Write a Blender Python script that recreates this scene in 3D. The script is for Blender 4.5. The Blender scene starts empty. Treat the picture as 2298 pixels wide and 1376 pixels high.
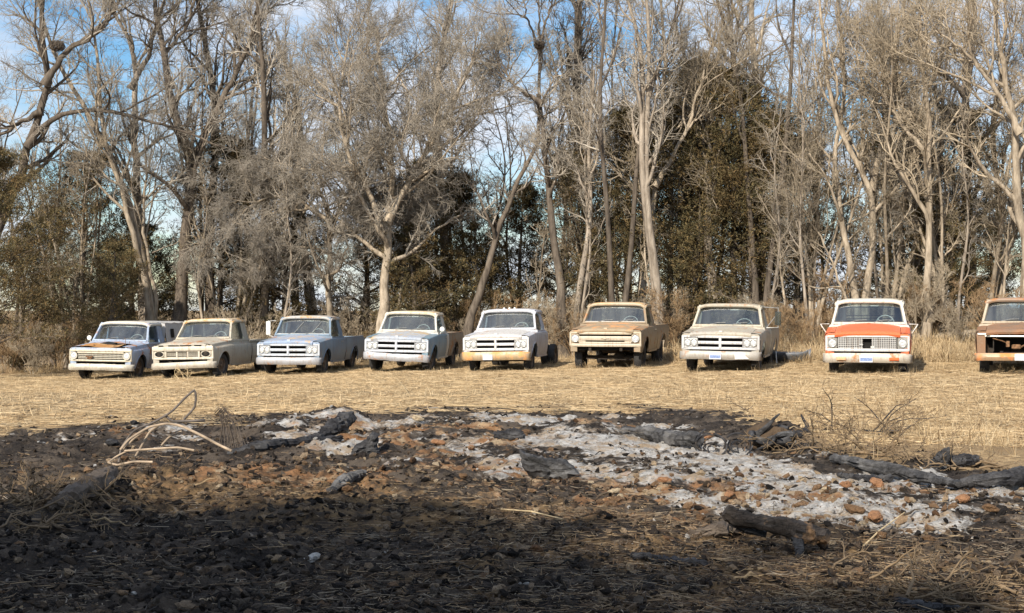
import bpy, math, random
import numpy as np
from mathutils import Vector, Matrix, Euler
R = math.radians
rng = np.random.default_rng(7)
random.seed(7)
SC = bpy.context.scene
COL = SC.collection

# ---------------------------------------------------------------- camera, world, sun, exposure
F, W0, H0, EYE = 3300.0, 1149.0, 688.0, 1.6
cd = bpy.data.cameras.new('camera'); cam = bpy.data.objects.new('camera', cd); COL.objects.link(cam)
cam.location = (0, 0, EYE); cam.rotation_euler = (R(90), 0, 0)
cd.sensor_width = 36; cd.lens = 36*F/2298; cd.clip_end = 3000; cd.clip_start = .1
SC.camera = cam
SUN_EL, SUN_AZ = 33.0, 28.0          # azimuth: to the left of straight behind the camera
world = bpy.data.worlds.new('World'); SC.world = world; world.use_nodes = True
wn, wl = world.node_tree.nodes, world.node_tree.links
wn.clear()
w_out = wn.new('ShaderNodeOutputWorld'); w_bg = wn.new('ShaderNodeBackground'); w_sky = wn.new('ShaderNodeTexSky')
w_sky.sky_type = 'NISHITA'; w_sky.sun_disc = False
w_sky.sun_elevation = R(SUN_EL); w_sky.sun_rotation = R(180+SUN_AZ)
w_sky.air_density = 1.0; w_sky.dust_density = 0.3; w_sky.ozone_density = 2.5
w_bg.inputs['Strength'].default_value = 0.08
w_tc = wn.new('ShaderNodeTexCoord'); w_map = wn.new('ShaderNodeMapping'); w_map.inputs['Scale'].default_value = (1, 1, 2.6)
w_map.inputs['Location'].default_value = (0.35, 0.0, 0.22)
w_no = wn.new('ShaderNodeTexNoise'); w_no.inputs['Scale'].default_value = 7.5; w_no.inputs['Detail'].default_value = 8; w_no.inputs['Roughness'].default_value = .6
w_rp = wn.new('ShaderNodeValToRGB'); w_rp.color_ramp.elements[0].position = .38; w_rp.color_ramp.elements[1].position = .60
w_rp.color_ramp.elements[0].color = (.06, .06, .06, 1); w_rp.color_ramp.elements[1].color = (.95, .95, .95, 1)
w_hs = wn.new('ShaderNodeHueSaturation'); w_hs.inputs['Saturation'].default_value = 1.4; w_hs.inputs['Value'].default_value = 1.35
w_mx = wn.new('ShaderNodeMix'); w_mx.data_type = 'RGBA'
w_mx.inputs['B'].default_value = (8.2, 8.8, 9.9, 1)
wl.new(w_tc.outputs['Generated'], w_map.inputs['Vector']); wl.new(w_map.outputs[0], w_no.inputs['Vector'])
wl.new(w_no.outputs['Fac'], w_rp.inputs[0]); wl.new(w_rp.outputs[0], w_mx.inputs['Factor'])
wl.new(w_sky.outputs[0], w_hs.inputs['Color']); wl.new(w_hs.outputs[0], w_mx.inputs['A'])
wl.new(w_mx.outputs['Result'], w_bg.inputs['Color']); wl.new(w_bg.outputs[0], w_out.inputs['Surface'])
sd = bpy.data.lights.new('sun', 'SUN'); sun = bpy.data.objects.new('sun', sd); COL.objects.link(sun)
sd.energy = 5.0; sd.angle = R(.53); sd.color = (1.0, .91, .78)
to_sun = Vector((-math.sin(R(SUN_AZ))*math.cos(R(SUN_EL)), -math.cos(R(SUN_AZ))*math.cos(R(SUN_EL)), math.sin(R(SUN_EL))))
sun.rotation_euler = to_sun.to_track_quat('Z', 'Y').to_euler(); sun.location = (-30, -50, 40)
SC.view_settings.view_transform = 'Standard'; SC.view_settings.look = 'None'; SC.view_settings.gamma = 1
SC.view_settings.exposure = 0.34
SC.cycles.max_bounces = 6; SC.cycles.transparent_max_bounces = 12; SC.cycles.diffuse_bounces = 2

# ---------------------------------------------------------------- numeric noise and placing
_T = np.random.default_rng(99).random((16, 256, 256))
def vn(x, y, s=0):
    T = _T[s % 16]; xi = np.floor(x).astype(int); yi = np.floor(y).astype(int)
    fx = x-xi; fy = y-yi; fx = fx*fx*(3-2*fx); fy = fy*fy*(3-2*fy)
    a = T[xi & 255, yi & 255]; b = T[(xi+1) & 255, yi & 255]; c = T[xi & 255, (yi+1) & 255]; d = T[(xi+1) & 255, (yi+1) & 255]
    return (a*(1-fx)+b*fx)*(1-fy)+(c*(1-fx)+d*fx)*fy
def fbm(x, y, s=0, o=4, g=.5):
    v = 0; a = 1; t = 0
    for i in range(o):
        v = v+a*vn(x*2**i+i*17.3, y*2**i+i*5.1, s+i); t += a; a *= g
    return v/t
def sst(a, b, x):
    t = np.clip((x-a)/(b-a), 0, 1); return t*t*(3-2*t)
def W(px, py=None, d=None, z=None):
    """image position to world point, on the flat near ground (d from py) or at a given distance"""
    if d is None: d = EYE*F/(py-H0)
    x = (px-W0)/F*d
    return x, d
def WP(px, py, d): return Vector(((px-W0)/F*d, d, EYE-(py-H0)/F*d))
def interp(v, pts): return np.interp(v, [p[0] for p in pts], [p[1] for p in pts])
PIT_TOP = [(-400, 985), (0, 958), (300, 945), (560, 930), (800, 906), (1100, 893), (1400, 903), (1650, 912), (1760, 950), (1880, 1015), (2298, 1062), (2700, 1090)]
def lay(x, y):
    y = np.maximum(y, 3.0)
    return W0+F*x/y, H0+EYE*F/y
def ell(px, py, cx, cy, rx, ry): return np.exp(-(((px-cx)/rx)**2+((py-cy)/ry)**2))
MOUNDS = [(650, 985, 130, 30, .22), (760, 960, 60, 18, .16), (1000, 985, 190, 26, .17), (1330, 985, 130, 24, .16), (1180, 965, 60, 12, .12),
          (1750, 985, 90, 18, .14), (900, 1100, 260, 30, .07), (400, 1085, 250, 30, .13), (280, 1000, 90, 16, .14), (1500, 1080, 160, 22, .08),
          (1980, 1195, 260, 22, .08), (1480, 1230, 160, 40, .07), (150, 1150, 200, 30, .12), (700, 1170, 200, 36, .08), (2150, 1030, 200, 18, .12), (560, 1240, 120, 30, .1)]
def masks(x, y):
    px, py = lay(x, y)
    n1 = fbm(x*.9, y*.9, 1, 5)-.5; n2 = fbm(x*3.1, y*3.1, 3, 4)-.5
    m = interp(px, PIT_TOP)
    depth = py+n1*60+n2*60+(fbm(x*9, y*9, 2, 3)-.5)*26-m
    burnt = sst(-10, 34, depth)
    burnt = burnt*sst(4, 6, y)
    top = interp(px, [(0, 985), (560, 985), (760, 960), (900, 950), (1120, 935), (1400, 948), (1560, 985), (1700, 1020), (1900, 1050), (2298, 1085), (2700, 1100)])
    bot = interp(px, [(0, 990), (560, 1000), (760, 1020), (900, 1050), (1100, 1068), (1300, 1075), (1500, 1130), (1700, 1185), (1950, 1200), (2298, 1212), (2700, 1225)])
    n3 = fbm(x*2.1+3, y*2.1, 12, 5)-.5; q = py+n1*70+n3*75
    ash = sst(-12, 12, q-top)*sst(14, -14, q-bot)
    ash = np.maximum(ash, .7*ell(px, py, 230, 1057, 50, 8)); ash = np.maximum(ash, .5*ell(px+n1*200, py, 1650, 915, 130, 9))
    ash = np.maximum(ash, .45*ell(px+n1*300, py, 620, 985, 190, 12))
    patch = fbm(x*1.7+9, y*1.7, 5, 4)
    ash = ash*(1-.92*ell(px, py, 960, 992, 170, 22))*(1-.8*ell(px, py, 1330, 985, 110, 18))
    ash = np.clip(ash*1.1-.9*sst(.48, .62, patch)*(1-.65*ell(px, py, 1780, 1060, 300, 50)), 0, 1)
    clay = 1.0*ell(px, py, 960, 1000, 190, 24)+.8*ell(px, py, 1080, 995, 80, 16)+.5*ell(px, py, 1340, 975, 90, 22)+1.2*ell(px, py, 1480, 1135, 260, 42)
    clay = clay+.45*ell(px, py, 280, 995, 110, 22)+.5*ell(px, py, 1960, 1110, 300, 26)+.65*ell(px, py, 640, 1085, 330, 40)+.5*ell(px, py, 1150, 1060, 250, 25)+.5*ell(px, py, 180, 1055, 150, 12)+.4*ell(px, py, 750, 985, 130, 30)
    clay = np.clip(clay*sst(.38, .62, fbm(x*2.6, y*2.6, 8, 4))*1.35, 0, 1)
    brown = ell(px, py, 1750, 1330, 900, 110)+.7*ell(px, py, 1150, 1180, 450, 70)+.75*ell(px, py, 420, 1120, 520, 60)
    brown = np.clip(brown*sst(.3, .62, fbm(x*1.3+4, y*1.3, 9, 4)+.08), 0, 1)
    return burnt, ash, clay, brown
def base_z(x, y):
    A = -.235+.028*np.clip(x, -26, 26)
    z = A*sst(20, 38, y)
    rr = sst(1, 9, x)*.62
    z = z+rr*sst(41-3*sst(4, 11, x), 52, y)
    z = z+(fbm(x*.22, y*.22, 11, 3)-.5)*.16*sst(22, 26, y)*(1-sst(30, 34, y))
    z = z-.9*sst(75, 160, y)
    return z
def gz(x, y):
    x = np.asarray(x, float); y = np.asarray(y, float)
    px, py = lay(x, y)
    z = base_z(x, y)
    near = sst(5, 6.5, y)*(1-sst(21, 24, y))
    m = 0
    for cx, cy, rx, ry, h in MOUNDS: m = m+h*ell(px, py, cx, cy, rx, ry)
    dep = sst(-4, 30, py-interp(px, PIT_TOP))
    rough = (fbm(x*1.4, y*1.4, 2, 3)-.5)*.17+(fbm(x*5, y*5, 4, 3)-.5)*.15+(fbm(x*16, y*16, 6, 3, .6)-.5)*.085
    z = z+near*(m*(.75+.5*fbm(x*3, y*3, 7, 3))+rough*(.3+.7*dep)*(1-.5*ell(px, py, 1600, 1060+.06*(px-1600), 650, 62)))
    z = z+(1-near)*(fbm(x*1.5, y*1.5, 2, 2)-.5)*.05*(1-sst(60, 90, y))
    return z
def g1(x, y): return float(gz(np.array([x]), np.array([y]))[0])
def on_ground(px, py):
    """world point of the real ground seen at an image position"""
    lo, hi = 5.0, 90.0
    d = np.linspace(6, 60, 2500); x = (px-W0)/F*d; z = gz(x, d); zz = EYE-(py-H0)/F*d
    i = np.argmax(zz < z); i = i if zz[i] < z[i] else len(d)-1
    return Vector((float(x[i]), float(d[i]), float(z[i])))

# ---------------------------------------------------------------- materials
def nmat(name):
    m = bpy.data.materials.new(name); m.use_nodes = True
    nt = m.node_tree; nt.nodes.clear()
    o = nt.nodes.new('ShaderNodeOutputMaterial'); b = nt.nodes.new('ShaderNodeBsdfPrincipled')
    nt.links.new(b.outputs[0], o.inputs['Surface'])
    return m, nt, b
def nd(nt, t, **k):
    n = nt.nodes.new('ShaderNode'+t)
    for a, v in k.items():
        if a.startswith('i_'): n.inputs[a[2:].replace('_', ' ')].default_value = v
        else: setattr(n, a, v)
    return n
def mixc(nt, fac, a, b, bt='MIX'):
    n = nt.nodes.new('ShaderNodeMix'); n.data_type = 'RGBA'; n.blend_type = bt
    for key, v in (('Factor', fac), ('A', a), ('B', b)):
        s = n.inputs[key] if key == 'Factor' else [q for q in n.inputs if q.name == key and q.type == 'RGBA'][0]
        if isinstance(v, (int, float)): s.default_value = v
        elif isinstance(v, (tuple, list)): s.default_value = (*v[:3], 1)
        else: nt.links.new(v, s)
    return [q for q in n.outputs if q.type == 'RGBA'][0]
def math_(nt, op, a, b=0, clamp=False):
    n = nt.nodes.new('ShaderNodeMath'); n.operation = op; n.use_clamp = clamp
    for i, v in enumerate((a, b)):
        if isinstance(v, (int, float)): n.inputs[i].default_value = v
        else: nt.links.new(v, n.inputs[i])
    return n.outputs[0]
def noise(nt, vec, scale, detail=5, rough=.55, out='Fac'):
    n = nt.nodes.new('ShaderNodeTexNoise'); n.inputs['Scale'].default_value = scale; n.inputs['Detail'].default_value = detail
    n.inputs['Roughness'].default_value = rough
    if vec is not None: nt.links.new(vec, n.inputs['Vector'])
    return n.outputs[out]
def ramp(nt, fac, *st):
    n = nt.nodes.new('ShaderNodeValToRGB'); e = n.color_ramp.elements
    while len(e) < len(st): e.new(.5)
    for i, (p, c) in enumerate(st):
        e[i].position = p; e[i].color = (*c, 1) if isinstance(c, (tuple, list)) else (c, c, c, 1)
    nt.links.new(fac, n.inputs[0]); return n.outputs[0]
def attr(nt, name):
    n = nt.nodes.new('ShaderNodeAttribute'); n.attribute_name = name; return n.outputs['Fac']
def vec_obj(nt): return nt.nodes.new('ShaderNodeTexCoord').outputs['Object']
def bump(nt, b, h, strength=.4, dist=.02):
    n = nt.nodes.new('ShaderNodeBump'); n.inputs['Strength'].default_value = strength; n.inputs['Distance'].default_value = dist
    nt.links.new(h, n.inputs['Height']); nt.links.new(n.outputs[0], b.inputs['Normal'])
def flat(name, c, rough=.8, metal=0, var=.25, scale=20, bumpd=0):
    m, nt, b = nmat(name); v = vec_obj(nt); n = noise(nt, v, scale)
    k = ramp(nt, n, (.3, 1-var), (.7, 1+var))
    nt.links.new(mixc(nt, 1.0, c, k, 'MULTIPLY'), b.inputs['Base Color'])
    b.inputs['Roughness'].default_value = rough; b.inputs['Metallic'].default_value = metal
    if bumpd: bump(nt, b, n, .6, bumpd)
    return m
def paint(name, c, rust=.3, c2=None, gloss=.45, topdirt=.35, rustc=(.27, .12, .045), seed=0.):
    m, nt, b = nmat(name); tc = vec_obj(nt)
    mp = nd(nt, 'Mapping'); mp.inputs['Location'].default_value = (seed*3.7, seed*1.9, seed); nt.links.new(tc, mp.inputs[0]); v = mp.outputs[0]
    n1 = noise(nt, v, 2.3, 8, .65); n2 = noise(nt, v, 9, 6, .6); n3 = noise(nt, v, 34, 4, .6)
    geo = nt.nodes.new('ShaderNodeNewGeometry'); sp = nd(nt, 'SeparateXYZ'); nt.links.new(geo.outputs['Normal'], sp.inputs[0])
    up = math_(nt, 'MAXIMUM', sp.outputs['Z'], 0.0)
    s = math_(nt, 'ADD', n1, math_(nt, 'MULTIPLY', n2, .45)); s = math_(nt, 'ADD', s, math_(nt, 'MULTIPLY', up, .16*rust+.04))
    th = .985-.42*rust
    rm = ramp(nt, math_(nt, 'SUBTRACT', s, th-.5), (.49, 0.), (.62, 1.))
    fade = ramp(nt, noise(nt, v, 1.3, 4), (.35, 0.), (.7, 1.))
    base = mixc(nt, fade, c, c2 or tuple(min(.85, x*.75+.12) for x in c))
    base = mixc(nt, math_(nt, 'MULTIPLY', ramp(nt, n3, (.35, 0.), (.75, 1.)), .35), base, (.33, .27, .2))
    base = mixc(nt, math_(nt, 'MULTIPLY', up, topdirt), base, tuple(x*.7+d for x, d in zip(c, (.08, .06, .035))))
    # grime low down on the panels
    so = nd(nt, 'SeparateXYZ'); nt.links.new(tc, so.inputs[0])
    low = ramp(nt, math_(nt, 'ADD', so.outputs['Z'], math_(nt, 'MULTIPLY', n2, .25)), (.42, 1.), (.72, 0.))
    base = mixc(nt, math_(nt, 'MULTIPLY', low, .45), base, (.2, .15, .1))
    ms = nd(nt, 'Mapping'); ms.inputs['Scale'].default_value = (7, 7, .55); nt.links.new(v, ms.inputs[0]); st = noise(nt, ms.outputs[0], 2.2, 5, .65)
    base = mixc(nt, math_(nt, 'MULTIPLY', ramp(nt, st, (.50, 0.), (.68, 1.)), .5), base, (.24, .15, .085))
    rc = mixc(nt, n3, rustc, tuple(x*1.9 for x in rustc))
    col = mixc(nt, rm, base, rc)
    nt.links.new(col, b.inputs['Base Color'])
    rr = mixc(nt, rm, (gloss,)*3, (.9,)*3)
    nt.links.new(rr, b.inputs['Roughness'])
    bump(nt, b, math_(nt, 'ADD', n3, rm), .25, .004)
    return m
def glass_mat(name, dust=.2, tint=(.72, .78, .78)):
    m = bpy.data.materials.new(name); m.use_nodes = True; nt = m.node_tree; nt.nodes.clear()
    o = nd(nt, 'OutputMaterial'); tr = nd(nt, 'BsdfTransparent'); tr.inputs[0].default_value = (*tint, 1)
    gl = nd(nt, 'BsdfGlossy'); gl.inputs['Roughness'].default_value = .04; gl.inputs[0].default_value = (.9, .95, 1, 1)
    df = nd(nt, 'BsdfDiffuse'); df.inputs[0].default_value = (.30, .30, .28, 1)
    fr = nd(nt, 'Fresnel'); fr.inputs[0].default_value = 1.7
    fx = math_(nt, 'ADD', math_(nt, 'MULTIPLY', fr.outputs[0], 1.), .10, True)
    m1 = nd(nt, 'MixShader'); nt.links.new(fx, m1.inputs[0]); nt.links.new(tr.outputs[0], m1.inputs[1]); nt.links.new(gl.outputs[0], m1.inputs[2])
    v = vec_obj(nt); n = noise(nt, v, 3.5, 6, .65)
    dm = math_(nt, 'MULTIPLY', ramp(nt, n, (.3, .35), (.75, 1.)), dust)
    m2 = nd(nt, 'MixShader'); nt.links.new(dm, m2.inputs[0]); nt.links.new(m1.outputs[0], m2.inputs[1]); nt.links.new(df.outputs[0], m2.inputs[2])
    nt.links.new(m2.outputs[0], o.inputs[0]); return m
def bark(name, c, c2, rnd=.25):
    m, nt, b = nmat(name); tc = vec_obj(nt)
    mp = nd(nt, 'Mapping'); mp.inputs['Scale'].default_value = (1, 1, .25); nt.links.new(tc, mp.inputs[0])
    n = noise(nt, mp.outputs[0], 9, 5, .65); big = noise(nt, tc, .35, 3)
    col = mixc(nt, ramp(nt, n, (.35, 0.), (.65, 1.)), c, c2)
    k = ramp(nt, big, (.3, 1-rnd), (.7, 1+rnd)); col = mixc(nt, 1., col, k, 'MULTIPLY')
    oi = nd(nt, 'ObjectInfo'); k2 = ramp(nt, oi.outputs['Random'], (0., .8), (1., 1.2))
    nt.links.new(mixc(nt, 1., col, k2, 'MULTIPLY'), b.inputs['Base Color']); b.inputs['Roughness'].default_value = .9
    b.inputs['Specular IOR Level'].default_value = .2
    bump(nt, b, n, .7, .03)
    return m
def straw_mat(name, c1, c2, c3):
    m, nt, b = nmat(name)
    r = attr(nt, 'rnd'); oi = nd(nt, 'ObjectInfo')
    col = ramp(nt, r, (0., c1), (.5, c2), (1., c3)); k = ramp(nt, oi.outputs['Random'], (0., .75), (1., 1.2))
    nt.links.new(mixc(nt, 1., col, k, 'MULTIPLY'), b.inputs['Base Color']); b.inputs['Roughness'].default_value = .7
    b.inputs['Specular IOR Level'].default_value = .3
    return m

# ---------------------------------------------------------------- mesh helpers
def tag(o, label=None, cat=None, group=None, kind=None):
    if label: o['label'] = label
    if cat: o['category'] = cat
    if group: o['group'] = group
    if kind: o['kind'] = kind
    return o
def empty(name, loc=(0, 0, 0), rz=0., parent=None):
    o = bpy.data.objects.new(name, None); COL.objects.link(o); o.location = loc; o.rotation_euler = (0, 0, rz); o.empty_display_size = .2
    if parent: o.parent = parent
    return o
def npmesh(name, V, Fc, smooth=False):
    """V (n,3), Fc (m,3) or (m,4) int array"""
    me = bpy.data.meshes.new(name); V = np.ascontiguousarray(V, np.float32); Fc = np.ascontiguousarray(Fc, np.int32); k = Fc.shape[1]
    me.vertices.add(len(V)); me.vertices.foreach_set('co', V.ravel())
    me.loops.add(Fc.size); me.loops.foreach_set('vertex_index', Fc.ravel())
    me.polygons.add(len(Fc)); me.polygons.foreach_set('loop_start', np.arange(0, Fc.size, k, dtype=np.int32))
    me.update(calc_edges=True)
    if smooth: me.polygons.foreach_set('use_smooth', np.ones(len(Fc), bool))
    return me
def link(name, me, mat=None, parent=None, loc=None):
    o = bpy.data.objects.new(name, me); COL.objects.link(o)
    if mat and not me.materials: me.materials.append(mat)
    if parent: o.parent = parent
    if loc is not None: o.location = loc
    return o
class MB:
    def __init__(s): s.v = []; s.f = []
    def add(s, vs, fs):
        n = len(s.v); s.v += [tuple(p) for p in vs]; s.f += [tuple(n+i for i in q) for q in fs]; return s
    def box(s, a, b):
        x0, y0, z0 = a; x1, y1, z1 = b
        return s.add([(x0,y0,z0),(x1,y0,z0),(x1,y1,z0),(x0,y1,z0),(x0,y0,z1),(x1,y0,z1),(x1,y1,z1),(x0,y1,z1)],
                     [(3,2,1,0),(4,5,6,7),(0,1,5,4),(1,2,6,5),(2,3,7,6),(3,0,4,7)])
    def rbox(s, a, b, r=.01):
        """box with chamfered edges"""
        x0, y0, z0 = a; x1, y1, z1 = b; vs = []
        for z, q in ((z0, r), (z0+r, 0), (z1-r, 0), (z1, r)):
            X0, X1, Y0, Y1 = x0+q, x1-q, y0+q, y1-q
            vs += [(X0+r,Y0,z),(X1-r,Y0,z),(X1,Y0+r,z),(X1,Y1-r,z),(X1-r,Y1,z),(X0+r,Y1,z),(X0,Y1-r,z),(X0,Y0+r,z)]
        fs = [tuple(reversed(range(8))), tuple(range(24, 32))]
        for k in range(3):
            for i in range(8): j = (i+1) % 8; fs.append((k*8+i, k*8+j, k*8+8+j, k*8+8+i))
        return s.add(vs, fs)
    def grid(s, fn, nu, nv, flip=False):
        vs = [fn(i/nu, j/nv) for j in range(nv+1) for i in range(nu+1)]; fs = []
        for j in range(nv):
            for i in range(nu):
                a = j*(nu+1)+i; q = (a, a+1, a+nu+2, a+nu+1); fs.append(q[::-1] if flip else q)
        return s.add(vs, fs)
    def tube(s, pts, r, k=8, cap=True):
        pts = [Vector(p) for p in pts]; rs = r if isinstance(r, (list, tuple)) else [r]*len(pts); vs = []; up = None
        for i, p in enumerate(pts):
            t = (pts[min(i+1, len(pts)-1)]-pts[max(i-1, 0)]).normalized()
            if up is None: up = Vector((0, 0, 1)) if abs(t.z) < .9 else Vector((1, 0, 0))
            a = t.cross(up).normalized(); b_ = a.cross(t).normalized(); up = b_
            for j in range(k): w = 2*math.pi*j/k; vs.append(p+(a*math.cos(w)+b_*math.sin(w))*rs[i])
        fs = [(i*k+j, i*k+(j+1) % k, (i+1)*k+(j+1) % k, (i+1)*k+j) for i in range(len(pts)-1) for j in range(k)]
        if cap: fs += [tuple(range(k)), tuple(reversed(range(len(vs)-k, len(vs))))]
        return s.add(vs, fs)
    def lathe(s, prof, n=24, axis='x', c=(0, 0, 0), cap=False):
        """prof: (offset along axis, radius)"""
        vs = []
        for i in range(n):
            w = 2*math.pi*i/n; cw, sw = math.cos(w), math.sin(w)
            for o_, r in prof:
                p = (o_, r*cw, r*sw) if axis == 'x' else (r*cw, o_, r*sw) if axis == 'y' else (r*cw, r*sw, o_)
                vs.append((p[0]+c[0], p[1]+c[1], p[2]+c[2]))
        m = len(prof); fs = [(i*m+j, i*m+j+1, ((i+1) % n)*m+j+1, ((i+1) % n)*m+j) for i in range(n) for j in range(m-1)]
        return s.add(vs, fs)
    def prism(s, poly, d):
        """poly 3D points (planar) extruded by vector d"""
        n = len(poly); d = Vector(d); vs = [Vector(p) for p in poly]+[Vector(p)+d for p in poly]
        return s.add(vs, [tuple(range(n)), tuple(reversed(range(n, 2*n)))]+[(i, n+i, n+(i+1) % n, (i+1) % n) for i in range(n)])
    def beam(s, p, q, w, h, up=(0, 0, 1)):
        p, q = Vector(p), Vector(q); t = (q-p).normalized(); a = t.cross(Vector(up)).normalized(); b_ = a.cross(t).normalized(); vs = []
        for e in (p, q):
            for i, j in ((-1,-1),(1,-1),(1,1),(-1,1)): vs.append(e+a*i*w/2+b_*j*h/2)
        return s.add(vs, [(0,1,2,3),(7,6,5,4),(0,4,5,1),(1,5,6,2),(2,6,7,3),(3,7,4,0)])
    def build(s, name, mat, parent=None, smooth=35, noise_amp=0, seed=0):
        me = bpy.data.meshes.new(name)
        v = s.v
        if noise_amp:
            A = np.array(v, float)
            A[:, 1] += (fbm(A[:, 0]*5+seed*7.1+50, A[:, 2]*5+50, seed, 3)-.5)*2*noise_amp; A[:, 2] += (fbm(A[:, 0]*2.5+seed*3.3+50, A[:, 1]*3+50, seed+2, 3)-.5)*noise_amp*1.6
            v = A.tolist()
        me.from_pydata(v, [], s.f); me.update()
        if mat: me.materials.append(mat)
        if smooth:
            me.polygons.foreach_set('use_smooth', np.ones(len(me.polygons), bool)); me.set_sharp_from_angle(angle=R(smooth))
        o = bpy.data.objects.new(name, me); COL.objects.link(o)
        if parent: o.parent = parent
        return o

# ---------------------------------------------------------------- ground
def axis_x():
    fine = np.arange(-7.2, 7.2, .042); out = [7.2]
    s = .05
    while out[-1] < 900: s *= 1.13; out.append(out[-1]+s)
    o = np.array(out); return np.concatenate([-o[::-1], fine[1:], o])
def axis_y():
    out = [6.6]; s = .028
    while out[-1] < 24: s = .028*(out[-1]/6.6)**.62; out.append(out[-1]+s)
    while out[-1] < 1200: s = min(s*1.05, 60) if out[-1] > 48 else min(s*1.03, .3); out.append(out[-1]+s)
    b = [6.6]; s = .05
    while b[-1] > -80: s *= 1.15; b.append(b[-1]-s)
    return np.array(b[::-1][:-1]+out)
AX, AY = axis_x(), axis_y()
GX, GY = np.meshgrid(AX, AY)
# the fine columns spread with distance beyond the burn pit so the grid keeps its use
GZ = gz(GX, GY)
nv, nu = GX.shape
ii = (np.arange(nv-1)[:, None]*nu+np.arange(nu-1)[None]).ravel()
me = npmesh('ground', np.stack([GX.ravel(), GY.ravel(), GZ.ravel()], 1), np.stack([ii, ii+1, ii+nu+1, ii+nu], 1), True)
mk = masks(GX.ravel(), GY.ravel())
for nm, arr in zip(('burnt', 'ash', 'clay', 'brown'), mk):
    a = me.attributes.new(nm, 'FLOAT', 'POINT'); a.data.foreach_set('value', arr.astype(np.float32))
m, nt, b = nmat('ground_soil'); v = vec_obj(nt)
fa, fb, fc = noise(nt, v, 1.1, 6, .6), noise(nt, v, 7, 6, .65), noise(nt, v, 45, 5, .7)
mp = nd(nt, 'Mapping'); mp.inputs['Scale'].default_value = (1, 3.5, 1); nt.links.new(v, mp.inputs[0]); fd = noise(nt, mp.outputs[0], 14, 6, .7)
field = mixc(nt, ramp(nt, fd, (.35, 0.), (.65, 1.)), (.18, .12, .065), (.54, .39, .215))
field = mixc(nt, ramp(nt, fa, (.42, 0.), (.60, .85)), field, (.27, .185, .10))
field = mixc(nt, ramp(nt, fc, (.55, 0.), (.72, .6)), field, (.10, .065, .035))
char = mixc(nt, ramp(nt, fb, (.35, 0.), (.7, 1.)), (.016, .014, .013), (.052, .042, .034))
char = mixc(nt, ramp(nt, fc, (.55, 0.), (.75, .8)), char, (.14, .10, .07))
char = mixc(nt, math_(nt, 'MULTIPLY', ramp(nt, noise(nt, v, 2.3, 6, .7), (.46, 0.), (.62, 1.)), .7), char, (.145, .115, .088))
brown = mixc(nt, ramp(nt, fb, (.35, 0.), (.65, 1.)), (.05, .034, .022), (.26, .17, .085))
clay = mixc(nt, ramp(nt, fb, (.3, 0.), (.5, .5), (.72, 1.)), (.09, .055, .032), (.36, .19, .09))
clay = mixc(nt, ramp(nt, noise(nt, v, 3.3, 4), (.5, 0.), (.68, .8)), clay, (.50, .38, .24))
clay = mixc(nt, ramp(nt, fc, (.55, 0.), (.7, .8)), clay, (.06, .04, .03))
ash = mixc(nt, ramp(nt, fb, (.35, 0.), (.65, 1.)), (.25, .235, .215), (.60, .585, .555))
ash = mixc(nt, ramp(nt, noise(nt, v, 3.7, 5, .7), (.47, 0.), (.60, .9)), ash, (.34, .25, .16))
ash = mixc(nt, ramp(nt, noise(nt, v, 19, 4, .7), (.56, 0.), (.66, .7)), ash, (.12, .10, .085))
ash = mixc(nt, ramp(nt, fc, (.56, 0.), (.68, .75)), ash, (.22, .19, .16))
def edge(a_, n_, k=.55): # break a mask's edge up with noise
    return ramp(nt, math_(nt, 'ADD', a_, math_(nt, 'MULTIPLY', math_(nt, 'SUBTRACT', n_, .5), k*2)), (.30, 0.), (.68, 1.))
col = mixc(nt, edge(attr(nt, 'burnt'), fb), field, char)
col = mixc(nt, edge(attr(nt, 'brown'), fb, .8), col, brown)
col = mixc(nt, edge(attr(nt, 'ash'), fb, 1.05), col, ash)
col = mixc(nt, edge(attr(nt, 'clay'), fb, .8), col, clay)
nt.links.new(col, b.inputs['Base Color']); b.inputs['Roughness'].default_value = .95; b.inputs['Specular IOR Level'].default_value = .15
bump(nt, b, math_(nt, 'ADD', math_(nt, 'MULTIPLY', fb, 1.6), fc), .9, .03)
GROUND = link('ground', me, m); GROUND['kind'] = 'structure'

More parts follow.
